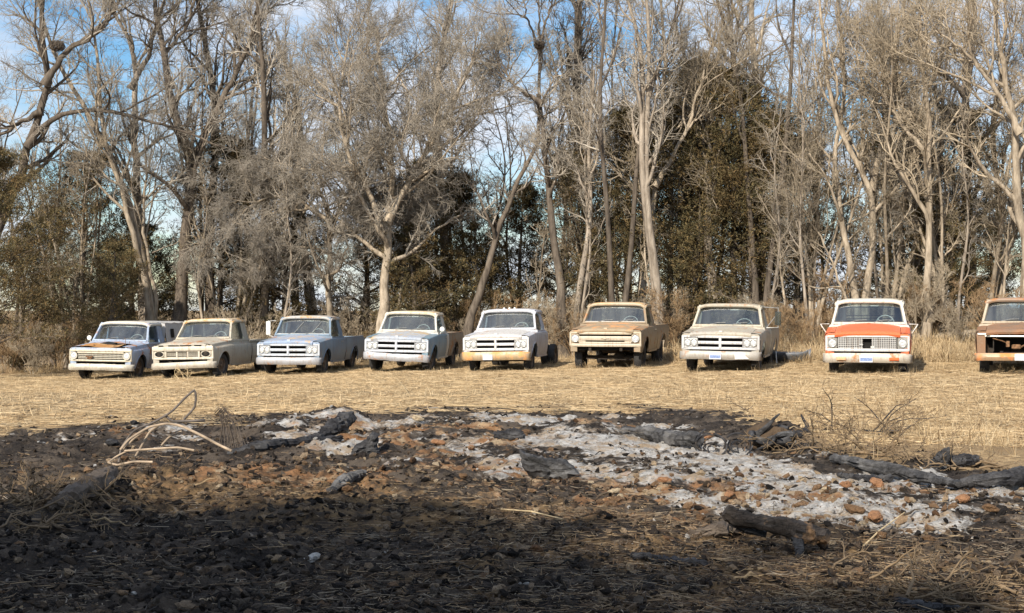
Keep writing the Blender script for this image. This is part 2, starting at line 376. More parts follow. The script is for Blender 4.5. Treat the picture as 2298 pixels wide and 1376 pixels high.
# ---------------------------------------------------------------- instanced ground cover (stuff)
def gn_scatter(name, pts, rotz, scl, meshes, mat, tilt=None):
    """one object: points carrying instances of the given small meshes"""
    protos = bpy.data.collections.new(name+'_shapes')
    for k, me_ in enumerate(meshes):
        if not me_.materials: me_.materials.append(mat)
        po = bpy.data.objects.new(name+'_shape', me_); protos.objects.link(po)
    me = bpy.data.meshes.new(name); me.vertices.add(len(pts)); me.vertices.foreach_set('co', np.ascontiguousarray(pts, np.float32).ravel())
    rot = np.zeros((len(pts), 3), np.float32); rot[:, 2] = rotz
    if tilt is not None: rot[:, 0] = tilt[:, 0]; rot[:, 1] = tilt[:, 1]
    a = me.attributes.new('rot', 'FLOAT_VECTOR', 'POINT'); a.data.foreach_set('vector', rot.ravel())
    a = me.attributes.new('scl', 'FLOAT', 'POINT'); a.data.foreach_set('value', np.asarray(scl, np.float32))
    o = link(name, me)
    ng = bpy.data.node_groups.new(name+'_nodes', 'GeometryNodeTree')
    ng.interface.new_socket('Geometry', in_out='INPUT', socket_type='NodeSocketGeometry'); ng.interface.new_socket('Geometry', in_out='OUTPUT', socket_type='NodeSocketGeometry')
    N, L = ng.nodes, ng.links
    gi, go = N.new('NodeGroupInput'), N.new('NodeGroupOutput'); iop = N.new('GeometryNodeInstanceOnPoints'); ci = N.new('GeometryNodeCollectionInfo')
    ci.inputs['Collection'].default_value = protos; ci.inputs['Separate Children'].default_value = True; ci.inputs['Reset Children'].default_value = True
    iop.inputs['Pick Instance'].default_value = True
    ra = N.new('GeometryNodeInputNamedAttribute'); ra.data_type = 'FLOAT_VECTOR'; ra.inputs[0].default_value = 'rot'
    sa = N.new('GeometryNodeInputNamedAttribute'); sa.data_type = 'FLOAT'; sa.inputs[0].default_value = 'scl'
    rv = N.new('FunctionNodeRandomValue'); rv.data_type = 'INT'; rv.inputs['Min'].default_value = 0; rv.inputs['Max'].default_value = len(meshes)-1
    mi = [s for s in rv.inputs if s.name == 'Min' and s.type == 'INT']; mx = [s for s in rv.inputs if s.name == 'Max' and s.type == 'INT']
    mi[0].default_value = 0; mx[0].default_value = len(meshes)-1
    L.new(gi.outputs[0], iop.inputs['Points']); L.new(ci.outputs[0], iop.inputs['Instance'])
    L.new([q for q in rv.outputs if q.type == 'INT'][0], iop.inputs['Instance Index'])
    L.new([q for q in ra.outputs if q.enabled][0] if any(q.enabled for q in ra.outputs) else ra.outputs[0], iop.inputs['Rotation'])
    L.new([q for q in sa.outputs if q.enabled][0], iop.inputs['Scale'])
    L.new(iop.outputs[0], go.inputs[0])
    md = o.modifiers.new('scatter', 'NODES'); md.node_group = ng
    o['kind'] = 'stuff'
    return o
def straw_patch(name, n, size, lmin, lmax, w, zmax, upright, r):
    """loose stalks: each a thin three-sided spike, bent once"""
    V = []; Fc = []; rn = []
    c = (r.random((n, 2))-.5)*size; a = r.random(n)*6.283; ln = lmin+(lmax-lmin)*r.random(n)**1.6
    isup = r.random(n) < upright; ln = ln*np.where(isup & (upright < .5), .4, 1)
    el = np.where(isup, .5+.9*r.random(n), (r.random(n)-.3)*.25)
    for i in range(n):
        dx = np.array([math.cos(a[i])*math.cos(el[i]), math.sin(a[i])*math.cos(el[i]), math.sin(el[i])]); p0 = np.array([c[i, 0], c[i, 1], r.random()*zmax*(el[i] < .4)])
        bend = (r.random(3)-.5)*ln[i]*.35; p1 = p0+dx*ln[i]*.55; p2 = p0+dx*ln[i]+bend
        if el[i] < .4: p1[2] = min(abs(p1[2])*.5, .03); p2[2] = min(abs(p2[2])*.5, .035)
        s_ = np.array([-dx[1], dx[0], 0]); s_ = s_/max(np.linalg.norm(s_), 1e-4)*w*(.6+.8*r.random()); u_ = np.array([0, 0, w*.8]); b0 = len(V)
        V += [p0-s_, p0+s_, p0+u_, p1-s_*.8, p1+s_*.8, p1+u_, p2]
        Fc += [(b0,b0+1,b0+4),(b0,b0+4,b0+3),(b0+1,b0+2,b0+5),(b0+1,b0+5,b0+4),(b0+2,b0,b0+3),(b0+2,b0+3,b0+5),(b0+3,b0+4,b0+6),(b0+4,b0+5,b0+6),(b0+5,b0+3,b0+6)]
        rn += [r.random()]*7
    me = npmesh(name, np.array(V), np.array(Fc)); at = me.attributes.new('rnd', 'FLOAT', 'POINT'); at.data.foreach_set('value', np.array(rn, np.float32))
    return me
def lump(name, seed, n=2, amp=.35):
    import bmesh
    bm = bmesh.new(); bmesh.ops.create_icosphere(bm, subdivisions=n, radius=.5)
    r = random.Random(seed); off = r.random()*50
    for v_ in bm.verts:
        c = v_.co; k = 1+amp*(float(fbm(np.array([c.x*2.6+off]), np.array([c.y*2.6+c.z*3.1+off]), seed, 3)[0])-.5)*2+amp*.25*(r.random()-.5)
        v_.co = Vector((c.x*k, c.y*k*(.7+.5*r.random()*.2), c.z*k*.72))
    me = bpy.data.meshes.new(name); bm.to_mesh(me); bm.free(); return me
r1 = np.random.default_rng(3)
M_straw = straw_mat('dry_straw', (.20, .125, .06), (.50, .355, .19), (.74, .585, .36))
M_litter = straw_mat('burnt_litter', (.045, .03, .02), (.17, .105, .055), (.46, .34, .2))
M_litter2 = straw_mat('dark_litter', (.03, .024, .02), (.09, .065, .045), (.34, .28, .2))
field_patches = [straw_patch('stalks', 46, .75, .10, .50, .0045, .02, .012, r1) for _ in range(6)]
N = 15000
d = 17+33*r1.random(N)**.8; x = (r1.random(N)-.5)*2*.40*d; bu = masks(x, d)[0]
k = (bu < .45) & (r1.random(N) < 1.1*np.exp(-np.maximum(0, d-44)/4)*(.30+.9*sst(.36, .58, fbm(x*.55, d*.35, 6, 4)))); x, d = x[k], d[k]
gn_scatter('dry_grass', np.stack([x, d, gz(x, d)], 1), r1.random(len(x))*6.28, .8+.6*r1.random(len(x)), field_patches, M_straw)
# ragged upright grass close round the trucks and at the wood's edge
tuft = [straw_patch('tuft', 26, .22, .12, .42, .0045, .0, .95, r1) for _ in range(4)]
N = 5200
d = 33+19*r1.random(N); x = (r1.random(N)-.5)*2*.38*d
px_, py_ = lay(x, d)
row_d = interp(px_, [(0, 45), (413, 42), (652, 44), (1112, 41.5), (1360, 41), (1615, 37.5), (1946, 34), (2298, 32.5)])
k = (d > row_d-.8)*(.24+.76*(d > row_d+5.2)) > r1.random(N); x, d = x[k], d[k]
gn_scatter('tall_grass', np.stack([x, d, gz(x, d)], 1), r1.random(len(x))*6.28, (.45+.75*r1.random(len(x))+.5*(x > 4))*(.4+.6*(d > interp(lay(x, d)[0], [(0, 50), (1112, 46.5), (1946, 39), (2298, 38)]))), tuft, M_straw)
# weeds standing about on the right of the field
N = 420; px_ = 1500+900*r1.random(N); py_ = 870+180*r1.random(N)**1.2; d = EYE*F/(py_-H0); x = (px_-W0)/F*d; bu = masks(x, d)[0]; x, d = x[bu < .3], d[bu < .3]
gn_scatter('standing_weeds', np.stack([x, d, gz(x, d)], 1), r1.random(len(x))*6.28, .6+.6*r1.random(len(x)), [straw_patch('weed', 7, .2, .15, .6, .003, .0, .8, r1) for _ in range(4)], M_straw)
# burnt litter over the pit and the near ground
lit = [straw_patch('litter_bits', 34, .6, .02, .17, .0026, .012, .03, r1) for _ in range(6)]
N = 5200; px_ = -60+2420*r1.random(N); py_ = 935+520*r1.random(N)**.95; d = EYE*F/(py_-H0); x = (px_-W0)/F*d
bu, as_, cl, br = masks(x, d); k = (bu > .4) & (as_ < .5) & (r1.random(N) < .13+.08*(py_ > 1130)+.66*br*sst(500, 1300, px_)); x, d, br = x[k], d[k], br[k]
dk = r1.random(len(x)) > .25+.7*br
for nm, sel, mt, lm in (('burnt_litter', ~dk, M_litter, lit), ('charred_litter', dk, M_litter2, [q.copy() for q in lit])):
    for q in lm: q.materials.clear()
    gn_scatter(nm, np.stack([x[sel], d[sel], gz(x[sel], d[sel])+.004], 1), r1.random(sel.sum())*6.28, .7+.7*r1.random(sel.sum()), lm, mt)
# crumbs: charcoal, clay and ash lumps
def crumb_mat(name, a, b_, c=None):
    m, nt, bb = nmat(name); oi = nd(nt, 'ObjectInfo'); v = vec_obj(nt); n = noise(nt, v, 3, 5, .7)
    col = ramp(nt, oi.outputs['Random'], (0., a), (.6, b_), (1., c or b_)); col = mixc(nt, 1., col, ramp(nt, n, (.3, .6), (.7, 1.3)), 'MULTIPLY')
    nt.links.new(col, bb.inputs['Base Color']); bb.inputs['Roughness'].default_value = .95; bb.inputs['Specular IOR Level'].default_value = .15; bump(nt, bb, n, .8, .1); return m
def crumbs(name, N, wf, mat, smin, smax, pw=3):
    px_ = -60+2420*r1.random(N); py_ = 900+500*r1.random(N)**1.05; d = EYE*F/(py_-H0); x = (px_-W0)/F*d
    k = r1.random(N) < wf(px_, py_, *masks(x, d)); x, d = x[k], d[k]; s = smin+(smax-smin)*r1.random(len(x))**pw
    ms = [lump('lump', 10+q+N % 7, 1, .85) for q in range(5)]
    for q in ms:
        for v_ in q.vertices: v_.co = (v_.co.x*1.2, v_.co.y*.8, v_.co.z*.85)
    for q in ms: q.polygons.foreach_set('use_smooth', np.zeros(len(q.polygons), bool))
    return gn_scatter(name, np.stack([x, d, gz(x, d)+s*.17], 1), r1.random(len(x))*6.28, s, ms, mat, (r1.random((len(x), 2))-.5)*1.2)
crumbs('charcoal_crumbs', 30000, lambda px, py, bu, as_, cl, br: (bu > .03)*(.2+.55*(bu > .5)-.62*as_*(bu > .5)-.3*br*(bu > .5)), crumb_mat('charcoal_crumb', (.015, .013, .012), (.05, .04, .033), (.16, .13, .1)), .012, .08, 3.8)
crumbs('clay_crumbs', 26000, lambda px, py, bu, as_, cl, br: np.clip(cl*.9+.25*as_*(py > 1080)+.03, 0, 1)*(bu > .5), crumb_mat('clay_crumb', (.10, .055, .03), (.30, .19, .11), (.50, .40, .27)), .014, .095, 3.4)
crumbs('soil_crumbs', 34000, lambda px, py, bu, as_, cl, br: (bu > .5)*np.clip(.16+.5*br+.5*ell(px, py, 700, 1040, 420, 60)-.3*as_, 0, 1), crumb_mat('soil_crumb', (.04, .03, .022), (.15, .105, .07), (.36, .27, .18)), .012, .085, 3.4)
crumbs('ash_crumbs', 24000, lambda px, py, bu, as_, cl, br: np.clip(as_*.8+.012, 0, 1)*(bu > .5), crumb_mat('ash_crumb', (.30, .28, .26), (.62, .60, .56), (.62, .58, .53)), .010, .05, 3.2)

# charred sticks and splinters strewn through the pit
def stick(name, seed):
    r = np.random.default_rng(seed); P = np.zeros((7, 3)); P[:, 0] = np.linspace(-.5, .5, 7); P[:, 1:] += r.normal(size=(7, 2))*.035; P[:, 1] += .12*(r.random()-.5)*(P[:, 0]*2)**2
    mb = MB().tube([tuple(p) for p in P], [(.010+.020*r.random())*q for q in (.5, .9, 1.1, 1, .9, .8, .35)], 7)
    me = bpy.data.meshes.new(name); me.from_pydata(mb.v, [], mb.f); return me
def sticks(name, N, wf, mat, smin, smax, pw):
    px_ = -60+2420*r1.random(N); py_ = 925+460*r1.random(N)**1.1; d = EYE*F/(py_-H0); x = (px_-W0)/F*d; k = r1.random(N) < wf(px_, py_, *masks(x, d)); x, d = x[k], d[k]; s = smin+(smax-smin)*r1.random(len(x))**pw
    gn_scatter(name, np.stack([x, d, gz(x, d)+s*.03], 1), r1.random(len(x))*6.28, s, [stick('stick', 40+q) for q in range(6)], mat, np.stack([r1.random(len(x))*6, (r1.random(len(x))-.5)*.7], 1))
sticks('charred_sticks', 2600, lambda px, py, bu, as_, cl, br: (bu > .04)*(.25+.3*(bu > .6)-.38*as_*(bu > .6)+.5*ell(px, py, 1750, 1270, 350, 50)+.6*ell(px, py, 700, 990, 260, 40)), crumb_mat('charred_stick', (.013, .012, .011), (.05, .043, .036), (.15, .11, .075)), .07, .42, 3)
sticks('pale_sticks', 900, lambda px, py, bu, as_, cl, br: (bu > .5)*(.2+.7*br)*(1-as_), crumb_mat('pale_stick', (.20, .13, .075), (.42, .31, .18), (.5, .4, .27)), .05, .35, 3)

# ---------------------------------------------------------------- trees
M_bark_grey = bark('grey_bark', (.19, .155, .12), (.40, .34, .27))
M_bark_tan = bark('tan_bark', (.20, .16, .115), (.48, .40, .30))
M_bark_dark = bark('dark_bark', (.075, .06, .047), (.19, .155, .12))  # dark tone also paints in the backlit shade on the upper left trunks
M_twig_grey = bark('grey_twigs', (.27, .235, .19), (.42, .375, .31))
M_twig_tan = bark('tan_twigs', (.30, .245, .175), (.46, .385, .28))
M_twig_dark = bark('dark_twigs', (.12, .10, .08), (.19, .16, .125))
M_twig_rust = bark('reddish_brush', (.20, .13, .07), (.40, .28, .16))
def spawn(P, Rd, m, t0, t1, ang, L, n, wig, up, rr, rtip, r, taperL=.55, grav=0):
    N, k = P.shape[:2]
    t = (t0+(t1-t0)*((np.arange(m)[None]+r.random((N, m)))/m)).ravel(); id_ = np.repeat(np.arange(N), m)
    f = t*(k-1); i = np.minimum(f.astype(int), k-2); f = f-i
    p = P[id_, i]*(1-f)[:, None]+P[id_, i+1]*f[:, None]; T = P[id_, i+1]-P[id_, i]; T /= np.linalg.norm(T, axis=1, keepdims=True)+1e-9
    q = r.normal(size=p.shape); q -= (q*T).sum(1, keepdims=True)*T; q /= np.linalg.norm(q, axis=1, keepdims=True)+1e-9
    a = ang*(.65+.7*r.random(len(t)))
    D = T*np.cos(a)[:, None]+q*np.sin(a)[:, None]
    ln = L*(1-taperL*(t-t0)/(t1-t0+1e-6))*(.55+.8*r.random(len(t)))
    rb = np.minimum(Rd[id_, i]*rr, Rd[id_, i])*(.8+.4*r.random(len(t)))
    out = np.zeros((len(t), n, 3)); out[:, 0] = p; st = (ln/(n-1))[:, None]
    for j in range(1, n):
        D = D+r.normal(size=D.shape)*wig; D[:, 2] += up-grav*j/n; D /= np.linalg.norm(D, axis=1, keepdims=True); out[:, j] = out[:, j-1]+D*st
    w = np.linspace(0, 1, n)[None]; rad = rb[:, None]*(1-w)+rtip*w
    return out, np.maximum(rad, rtip*.8)
def tubes(P, Rd, k):
    N, n = P.shape[:2]; T = np.empty_like(P); T[:, 1:-1] = P[:, 2:]-P[:, :-2]; T[:, 0] = P[:, 1]-P[:, 0]; T[:, -1] = P[:, -1]-P[:, -2]
    T /= np.linalg.norm(T, axis=2, keepdims=True)+1e-9
    ref = np.where(np.abs(T[:, :1, 2:3]) > .85, np.array([[[1., 0, 0]]]), np.array([[[0, 0, 1.]]])); ref = np.broadcast_to(ref, T.shape)
    a = np.cross(T, ref); a /= np.linalg.norm(a, axis=2, keepdims=True)+1e-9; b_ = np.cross(a, T)
    w = np.arange(k)*2*np.pi/k
    V = P[:, :, None]+(a[:, :, None]*np.cos(w)[None, None, :, None]+b_[:, :, None]*np.sin(w)[None, None, :, None])*Rd[:, :, None, None]
    base = (np.arange(N)*n*k)[:, None, None]+(np.arange(n-1)*k)[None, :, None]; j = np.arange(k)[None, None]; j2 = (j+1) % k
    Q = np.stack([base+j, base+j2, base+k+j2, base+k+j], -1).reshape(-1, 4)
    return V.reshape(-1, 3), Q
def merge(lst):
    V = []; Q = []; o = 0
    for v, q in lst: V.append(v); Q.append(q+o); o += len(v)
    return np.concatenate(V), np.concatenate(Q)
def resample(pts, n, jit, r):
    pts = np.array(pts, float); s = np.r_[0, np.cumsum(np.linalg.norm(np.diff(pts, axis=0), axis=1))]; t = np.linspace(0, s[-1], n)
    # smooth by averaging a finer sampling
    q = np.stack([np.interp(t, s, pts[:, k]) for k in range(3)], 1)
    q[1:-1] = (q[:-2]+q[1:-1]*2+q[2:])/4
    q[1:-1] += r.normal(size=(n-2, 3))*jit; return q
def tree_meshes(stems, radii, r, cfg):
    """stems: list of (n,3) polylines. returns (trunk mesh, crown mesh)"""
    S = np.stack(stems); n = S.shape[1]; w = np.linspace(0, 1, n)[None]; rad = np.array(radii)[:, None]*(1-w*.78)**.9
    rad = rad*(1+.6*np.exp(-w*n*.8))*(1+.12*(r.random(rad.shape)-.5))
    l1 = spawn(S, rad, cfg['n1'], cfg.get('t0', .3), .97, cfg.get('a1', .75), cfg['L1'], 11, cfg.get('w1', .16), cfg.get('up1', .10), .62, .012, r, cfg.get('tl', .55))
    l2 = spawn(*l1, cfg['n2'], .15, 1., cfg.get('a2', .7), cfg['L1']*.42, 8, .2, cfg.get('up2', .07), .6, .007, r, .45, cfg.get('g2', 0))
    l3 = spawn(*l2, cfg['n3'], .12, 1., .7, cfg['L1']*.2, 5, .22, cfg.get('up3', .05), .7, .0045, r, .4, cfg.get('g3', 0))
    l4 = spawn(*l3, cfg['n4'], .1, 1., .7, cfg['L1']*.105, 3, .2, cfg.get('up4', .05), .8, cfg.get('tw', .0038), r, .3, cfg.get('g3', 0))
    tv = merge([tubes(S, rad, 9), tubes(*l1, 6)]); cv = merge([tubes(*l2, 4), tubes(*l3, 3), tubes(*l4, 3)])
    return npmesh('trunk', *tv, True), npmesh('crown', *cv, True)
def simple_stem(h, lean, wob, r, n=16, base=(0, 0, 0)):
    t = np.linspace(0, 1, n); a = r.random()*6.28
    P = np.stack([base[0]+lean[0]*h*t**1.3, base[1]+lean[1]*h*t**1.3, base[2]+h*t], 1)
    ph = r.random(4)*6.28
    P[:, 0] += wob*np.sin(t*5+ph[0])*t+wob*.5*np.sin(t*11+ph[1])*t; P[:, 1] += wob*np.sin(t*4.3+ph[2])*t+wob*.5*np.sin(t*9+ph[3])*t
    return P
TREES = []      # (root, px, kind phrase)
def put(meshes, mats, name, loc, rz, sc, px, kindp, cat='tree', group=None, parts=('trunk', 'crown')):
    e = empty(name, loc, rz); e.scale = (sc, sc, sc) if isinstance(sc, (int, float)) else sc
    for nm, me_, mt in zip(parts, meshes, mats):
        o = bpy.data.objects.new(nm, me_); COL.objects.link(o); o.parent = e
        if not me_.materials: me_.materials.append(mt)
        o.material_slots[0].link = 'OBJECT'; o.material_slots[0].material = mt
    e['category'] = cat
    if group: e['group'] = group
    TREES.append((e, px, kindp)); return e
GREY, TAN, DARK = (M_bark_grey, M_twig_grey), (M_bark_tan, M_twig_tan), (M_bark_dark, M_twig_dark)
r2 = np.random.default_rng(21)
# hero trees, each with the trunk line it has in the wood
def hero(pts, d, r0, mats, cfg, kindp, seed, extra=(), group='bare trees of the wood'):
    r = np.random.default_rng(seed)
    def conv(pp, dj):
        q = [WP(a, b_, d) for a, b_ in pp]; return [(p.x, p.y+dj*i*.25, p.z) for i, p in enumerate(q)]
    dj = (r.random()-.3)*1.2
    P = [resample(conv(pts, dj), 18, .035, r)]; rad = [r0]
    for pp, rr_ in extra: P.append(resample(conv(pp, (r.random()-.5)*1.5), 18, .03, r)); rad.append(rr_)
    x0, y0 = P[0][0, 0], P[0][0, 1]; z0 = g1(x0, y0)-.1
    P[0][0, 2] = z0
    P = [p-np.array([x0, y0, z0]) for p in P]
    ms = tree_meshes(P, rad, r, cfg)
    return put(ms, mats, 'bare_tree', (x0, y0, z0), 0, 1., pts[0][0], kindp, group=group)
C1 = dict(n1=11, n2=6, n3=6, n4=4, L1=3.4, t0=.3, tw=.003)
hero([(-60, 790), (-25, 560), (25, 430), (75, 290), (110, 180), (85, 60), (95, -80)], 51, .23, (M_bark_dark, M_twig_grey), dict(C1, n1=9), 'dark curving bare tree', 1,
     [([(60, 330), (110, 262), (200, 245), (300, 258), (400, 290), (500, 330)], .10), ([(95, 250), (40, 275), (0, 298), (-60, 340)], .10), ([(100, 190), (150, 110), (235, 60), (290, -40)], .12)])
hero([(345, 770), (325, 620), (300, 480), (250, 350), (190, 240), (120, 130), (80, -40)], 52, .16, (M_bark_tan, M_twig_grey), C1, 'pale leaning multi-stemmed bare tree', 2,
     [([(345, 770), (320, 600), (290, 460), (235, 300), (235, 140), (200, -60)], .12), ([(350, 770), (345, 640), (320, 520), (330, 380), (320, 240)], .08)])
hero([(405, 770), (410, 620), (425, 470), (432, 350), (385, 230), (370, 110), (340, -60)], 53, .24, (M_bark_dark, M_twig_grey), dict(C1, n1=12), 'thick dark forked bare tree', 3,
     [([(432, 370), (470, 280), (520, 190), (560, 90), (600, -50)], .15), ([(385, 200), (365, 120), (420, 60), (450, -60)], .1)])
hero([(325, 760), (318, 560), (300, 380), (292, 220), (295, 100), (250, 40), (210, -60)], 54, .19, GREY, C1, 'straight grey bare tree', 4, [([(292, 200), (340, 120), (360, 40), (400, -60)], .1)])
CF = dict(n1=24, n2=9, n3=8, n4=6, L1=3.3, t0=.2, a1=.95, up1=.07, up2=.03, g3=.1, tw=.0032, tl=.25)
hero([(858, 770), (862, 640), (868, 520), (880, 400), (870, 280), (850, 170), (840, 50)], 50, .17, (M_bark_tan, M_twig_grey), CF, 'pale trunked bare tree with a vast fuzzy crown', 5,
     [([(868, 500), (920, 400), (985, 290), (1040, 180), (1080, 90)], .11), ([(866, 520), (820, 420), (770, 330), (760, 200), (790, 60)], .1)])
CD = dict(n1=20, n2=9, n3=8, n4=7, L1=2.6, t0=.15, a1=1.15, up1=.02, up2=-.02, g2=.12, g3=.35, tw=.004, tl=.15)
hero([(738, 770), (735, 620), (742, 520), (720, 430), (690, 380), (640, 350)], 51.5, .12, (M_bark_tan, M_twig_grey), CD, 'low drooping bare tree', 6,
     [([(742, 500), (660, 440), (590, 440), (520, 500), (480, 570)], .07), ([(742, 500), (790, 430), (850, 420), (900, 470)], .07)])
hero([(1265, 760), (1255, 620), (1240, 480), (1225, 350), (1210, 240), (1210, 100)], 50, .17, (M_bark_dark, M_twig_grey), dict(n1=9, n2=6, n3=6, n4=5, L1=2.3, t0=.45, a1=.8), 'tall bare tree with a knobbly broken top', 7,
     [([(1213, 230), (1180, 212), (1150, 190), (1120, 130)], .07), ([(1210, 110), (1190, 60), (1165, -20)], .05), ([(1210, 105), (1230, 40), (1250, -40)], .05), ([(1211, 120), (1212, 40), (1205, -60)], .045)])
hero([(1045, 770), (1080, 640), (1125, 500), (1180, 380), (1215, 300), (1205, 210)], 51, .15, (M_bark_dark, M_twig_grey), dict(C1, n1=8, L1=2.4), 'leaning dark slender bare tree', 8)
hero([(1430, 770), (1440, 640), (1465, 520), (1470, 400), (1490, 280), (1500, 150), (1490, -60)], 49.5, .14, TAN, C1, 'tall wavy tan bare tree', 9, [([(1470, 420), (1540, 300), (1570, 200), (1610, 60)], .08)])
hero([(1610, 760), (1600, 640), (1590, 540), (1600, 420), (1640, 300), (1660, 150), (1640, -40)], 49.5, .17, (M_bark_grey, M_twig_tan), C1, 'crooked grey bare tree', 10)
hero([(1935, 770), (1945, 640), (1958, 520), (1952, 420), (1895, 320), (1850, 200), (1835, -60)], 47, .13, TAN, dict(C1, n1=12), 'pale forked bare tree', 11,
     [([(1955, 430), (1975, 340), (2010, 230), (2020, 80), (2060, -60)], .09), ([(1930, 770), (1915, 620), (1890, 500), (1870, 380), (1900, 200), (1880, -60)], .12), ([(1928, 770), (1890, 640), (1850, 540), (1790, 440)], .05)])
hero([(2076, 790), (2084, 620), (2083, 480), (2086, 360), (2080, 220), (2060, 100), (2070, -60)], 46, .13, TAN, C1, 'straight tan bare tree', 12, [([(2084, 350), (2040, 300), (1990, 230), (1960, 160)], .07)])
hero([(2182, 780), (2180, 600), (2178, 420), (2172, 290), (2185, 180), (2210, 60), (2200, -60)], 50, .22, (M_bark_dark, M_twig_tan), C1, 'stout dark bare tree', 13, [([(2172, 220), (2110, 160), (2040, 125), (1960, 110)], .1)])
hero([(2310, 780), (2300, 560), (2290, 380), (2285, 240), (2260, 120), (2250, -60)], 43.5, .17, TAN, C1, 'orange tan bare tree', 14, [([(2290, 300), (2240, 200), (2180, 110), (2110, 60)], .09)])
# shared kinds for the rest of the wood
def proto_tree(seed, h, cfg, nst=1, lean=.1, wob=.35, r0=.15):
    r = np.random.default_rng(seed); st = []; rd = []
    for k in range(nst):
        a = r.random()*6.28; l = lean*(.3+.9*r.random()) if nst == 1 else lean*(.7+.6*r.random())
        st.append(simple_stem(h*(.75+.3*r.random()), (l*math.cos(a), l*math.sin(a)), wob, r, 16, (.12*math.cos(a)*(nst > 1), .12*math.sin(a)*(nst > 1), 0))); rd.append(r0*(.7+.5*r.random()))
    return tree_meshes(st, rd, r, cfg)
PA = [proto_tree(101+k, 15, dict(n1=14, n2=6, n3=6, n4=5, L1=3.2, t0=.4, a1=.6, up1=.13, tw=.003), 1, .08, .4, .17) for k in range(3)]
PB = [proto_tree(121+k, 14, dict(n1=7, n2=6, n3=6, n4=4, L1=3.0, t0=.42, a1=.55, up1=.12, tw=.003), 2, .14, .35, .13) for k in range(2)]
PT = [proto_tree(141+k, 11, dict(n1=7, n2=6, n3=6, n4=5, L1=2.3, t0=.2, a1=.6, up1=.1), 4, .26, .3, .075) for k in range(2)]   # multi-stem thicket
PS = [proto_tree(161+k, 8.5, dict(n1=13, n2=4, n3=4, n4=3, L1=1.4, t0=.2, a1=.7, up1=.12), 1, .15, .3, .05) for k in range(2)]   # saplings
PH = [proto_tree(181+k, 2.6, dict(n1=6, n2=4, n3=5, n4=3, L1=1.1, t0=.12, a1=.6, up1=.05, tw=.004), 9, .5, .12, .018) for k in range(3)]  # brush
def spot(px, d): x = (px-W0)/F*d; return (x, d, g1(x, d)-.08)
def many(lst, protos, mats, nm, kindp, group, s0, s1, cat='tree', parts=('trunk', 'crown')):
    for i, (px, d) in enumerate(lst):
        s = s0+(s1-s0)*r2.random()
        put(protos[i % len(protos)], mats[i % len(mats)], nm, spot(px, d), r2.random()*6.28, (s, s, s*(.92+.2*r2.random())), px, kindp, cat, group, parts)
many([(480, 55), (590, 53), (665, 57), (990, 55), (1335, 54), (1545, 55), (1710, 54), (2020, 57), (2240, 56), (2380, 52)],
     PA, [(M_bark_dark, M_twig_dark), (M_bark_dark, M_twig_grey), TAN, GREY], 'bare_tree', 'tall bare tree', 'bare trees of the wood', .85, 1.1)
many([(540, 60), (710, 61), (1290, 60), (1800, 60), (2100, 62), (0, 63), (1385, 48.5), (1490, 48), (1705, 48.5), (1290, 50)],
     PB, [(M_bark_dark, M_twig_grey), GREY], 'bare_tree', 'twin stemmed bare tree', 'bare trees of the wood', .85, 1.08)
many([(180, 53), (520, 53), (1350, 53), (1560, 53), (1820, 47.5), (1990, 48), (2220, 46.5), (1400, 54), (2130, 47)],
     PT, [TAN, (M_bark_tan, M_twig_grey)], 'multi_stemmed_tree', 'spreading many stemmed bare tree', 'many stemmed trees along the edge of the wood', .8, 1.15)
sap = [(170, 52), (240, 53), (465, 52), (630, 51), (765, 52), (890, 52), (965, 53), (1075, 55), (1190, 52), (1300, 49.5), (1475, 49), (1725, 47), (1770, 48), (1815, 46.5), (1880, 48), (2040, 49), (2110, 48), (2150, 46), (2250, 45), (1520, 50)]
many(sap, PS, [(M_bark_tan, M_twig_tan), (M_bark_grey, M_twig_grey)], 'sapling', 'slim bare sapling', 'saplings along the edge of the wood', .75, 1.2)
many([(30, 57), (150, 56), (275, 58), (445, 58), (535, 57), (620, 58), (800, 59), (915, 57), (960, 58), (1030, 58), (1110, 57), (1160, 59), (1250, 56), (1370, 57), (1430, 56), (1600, 57), (1660, 57), (1780, 56), (1850, 57), (1975, 56), (2060, 58), (2150, 56)], PS, [(M_bark_dark, M_twig_grey), (M_bark_grey, M_twig_grey)], 'slender_tree', 'slender grey bare tree', 'slender trees deeper in the wood', 1.35, 1.75)
br = [(20, 51), (75, 50), (130, 52), (190, 52), (250, 54), (430, 54), (500, 53), (560, 52), (665, 53), (800, 52), (1000, 51), (1050, 52), (1110, 52), (1245, 50), (1290, 49.5), (1330, 50), (1520, 48), (1700, 47), (1740, 45), (1775, 46.5), (1810, 45), (2060, 46), (2110, 46.5), (2150, 45), (2240, 43), (1470, 49), (1880, 48), (1960, 49), (1240, 52)]
many(br, PH, [(M_twig_rust, M_twig_rust), (M_twig_tan, M_twig_tan)], 'brush_shrub', 'twiggy brown brush', 'brush along the foot of the wood', .5, .85, 'shrub', ('stems', 'twigs'))
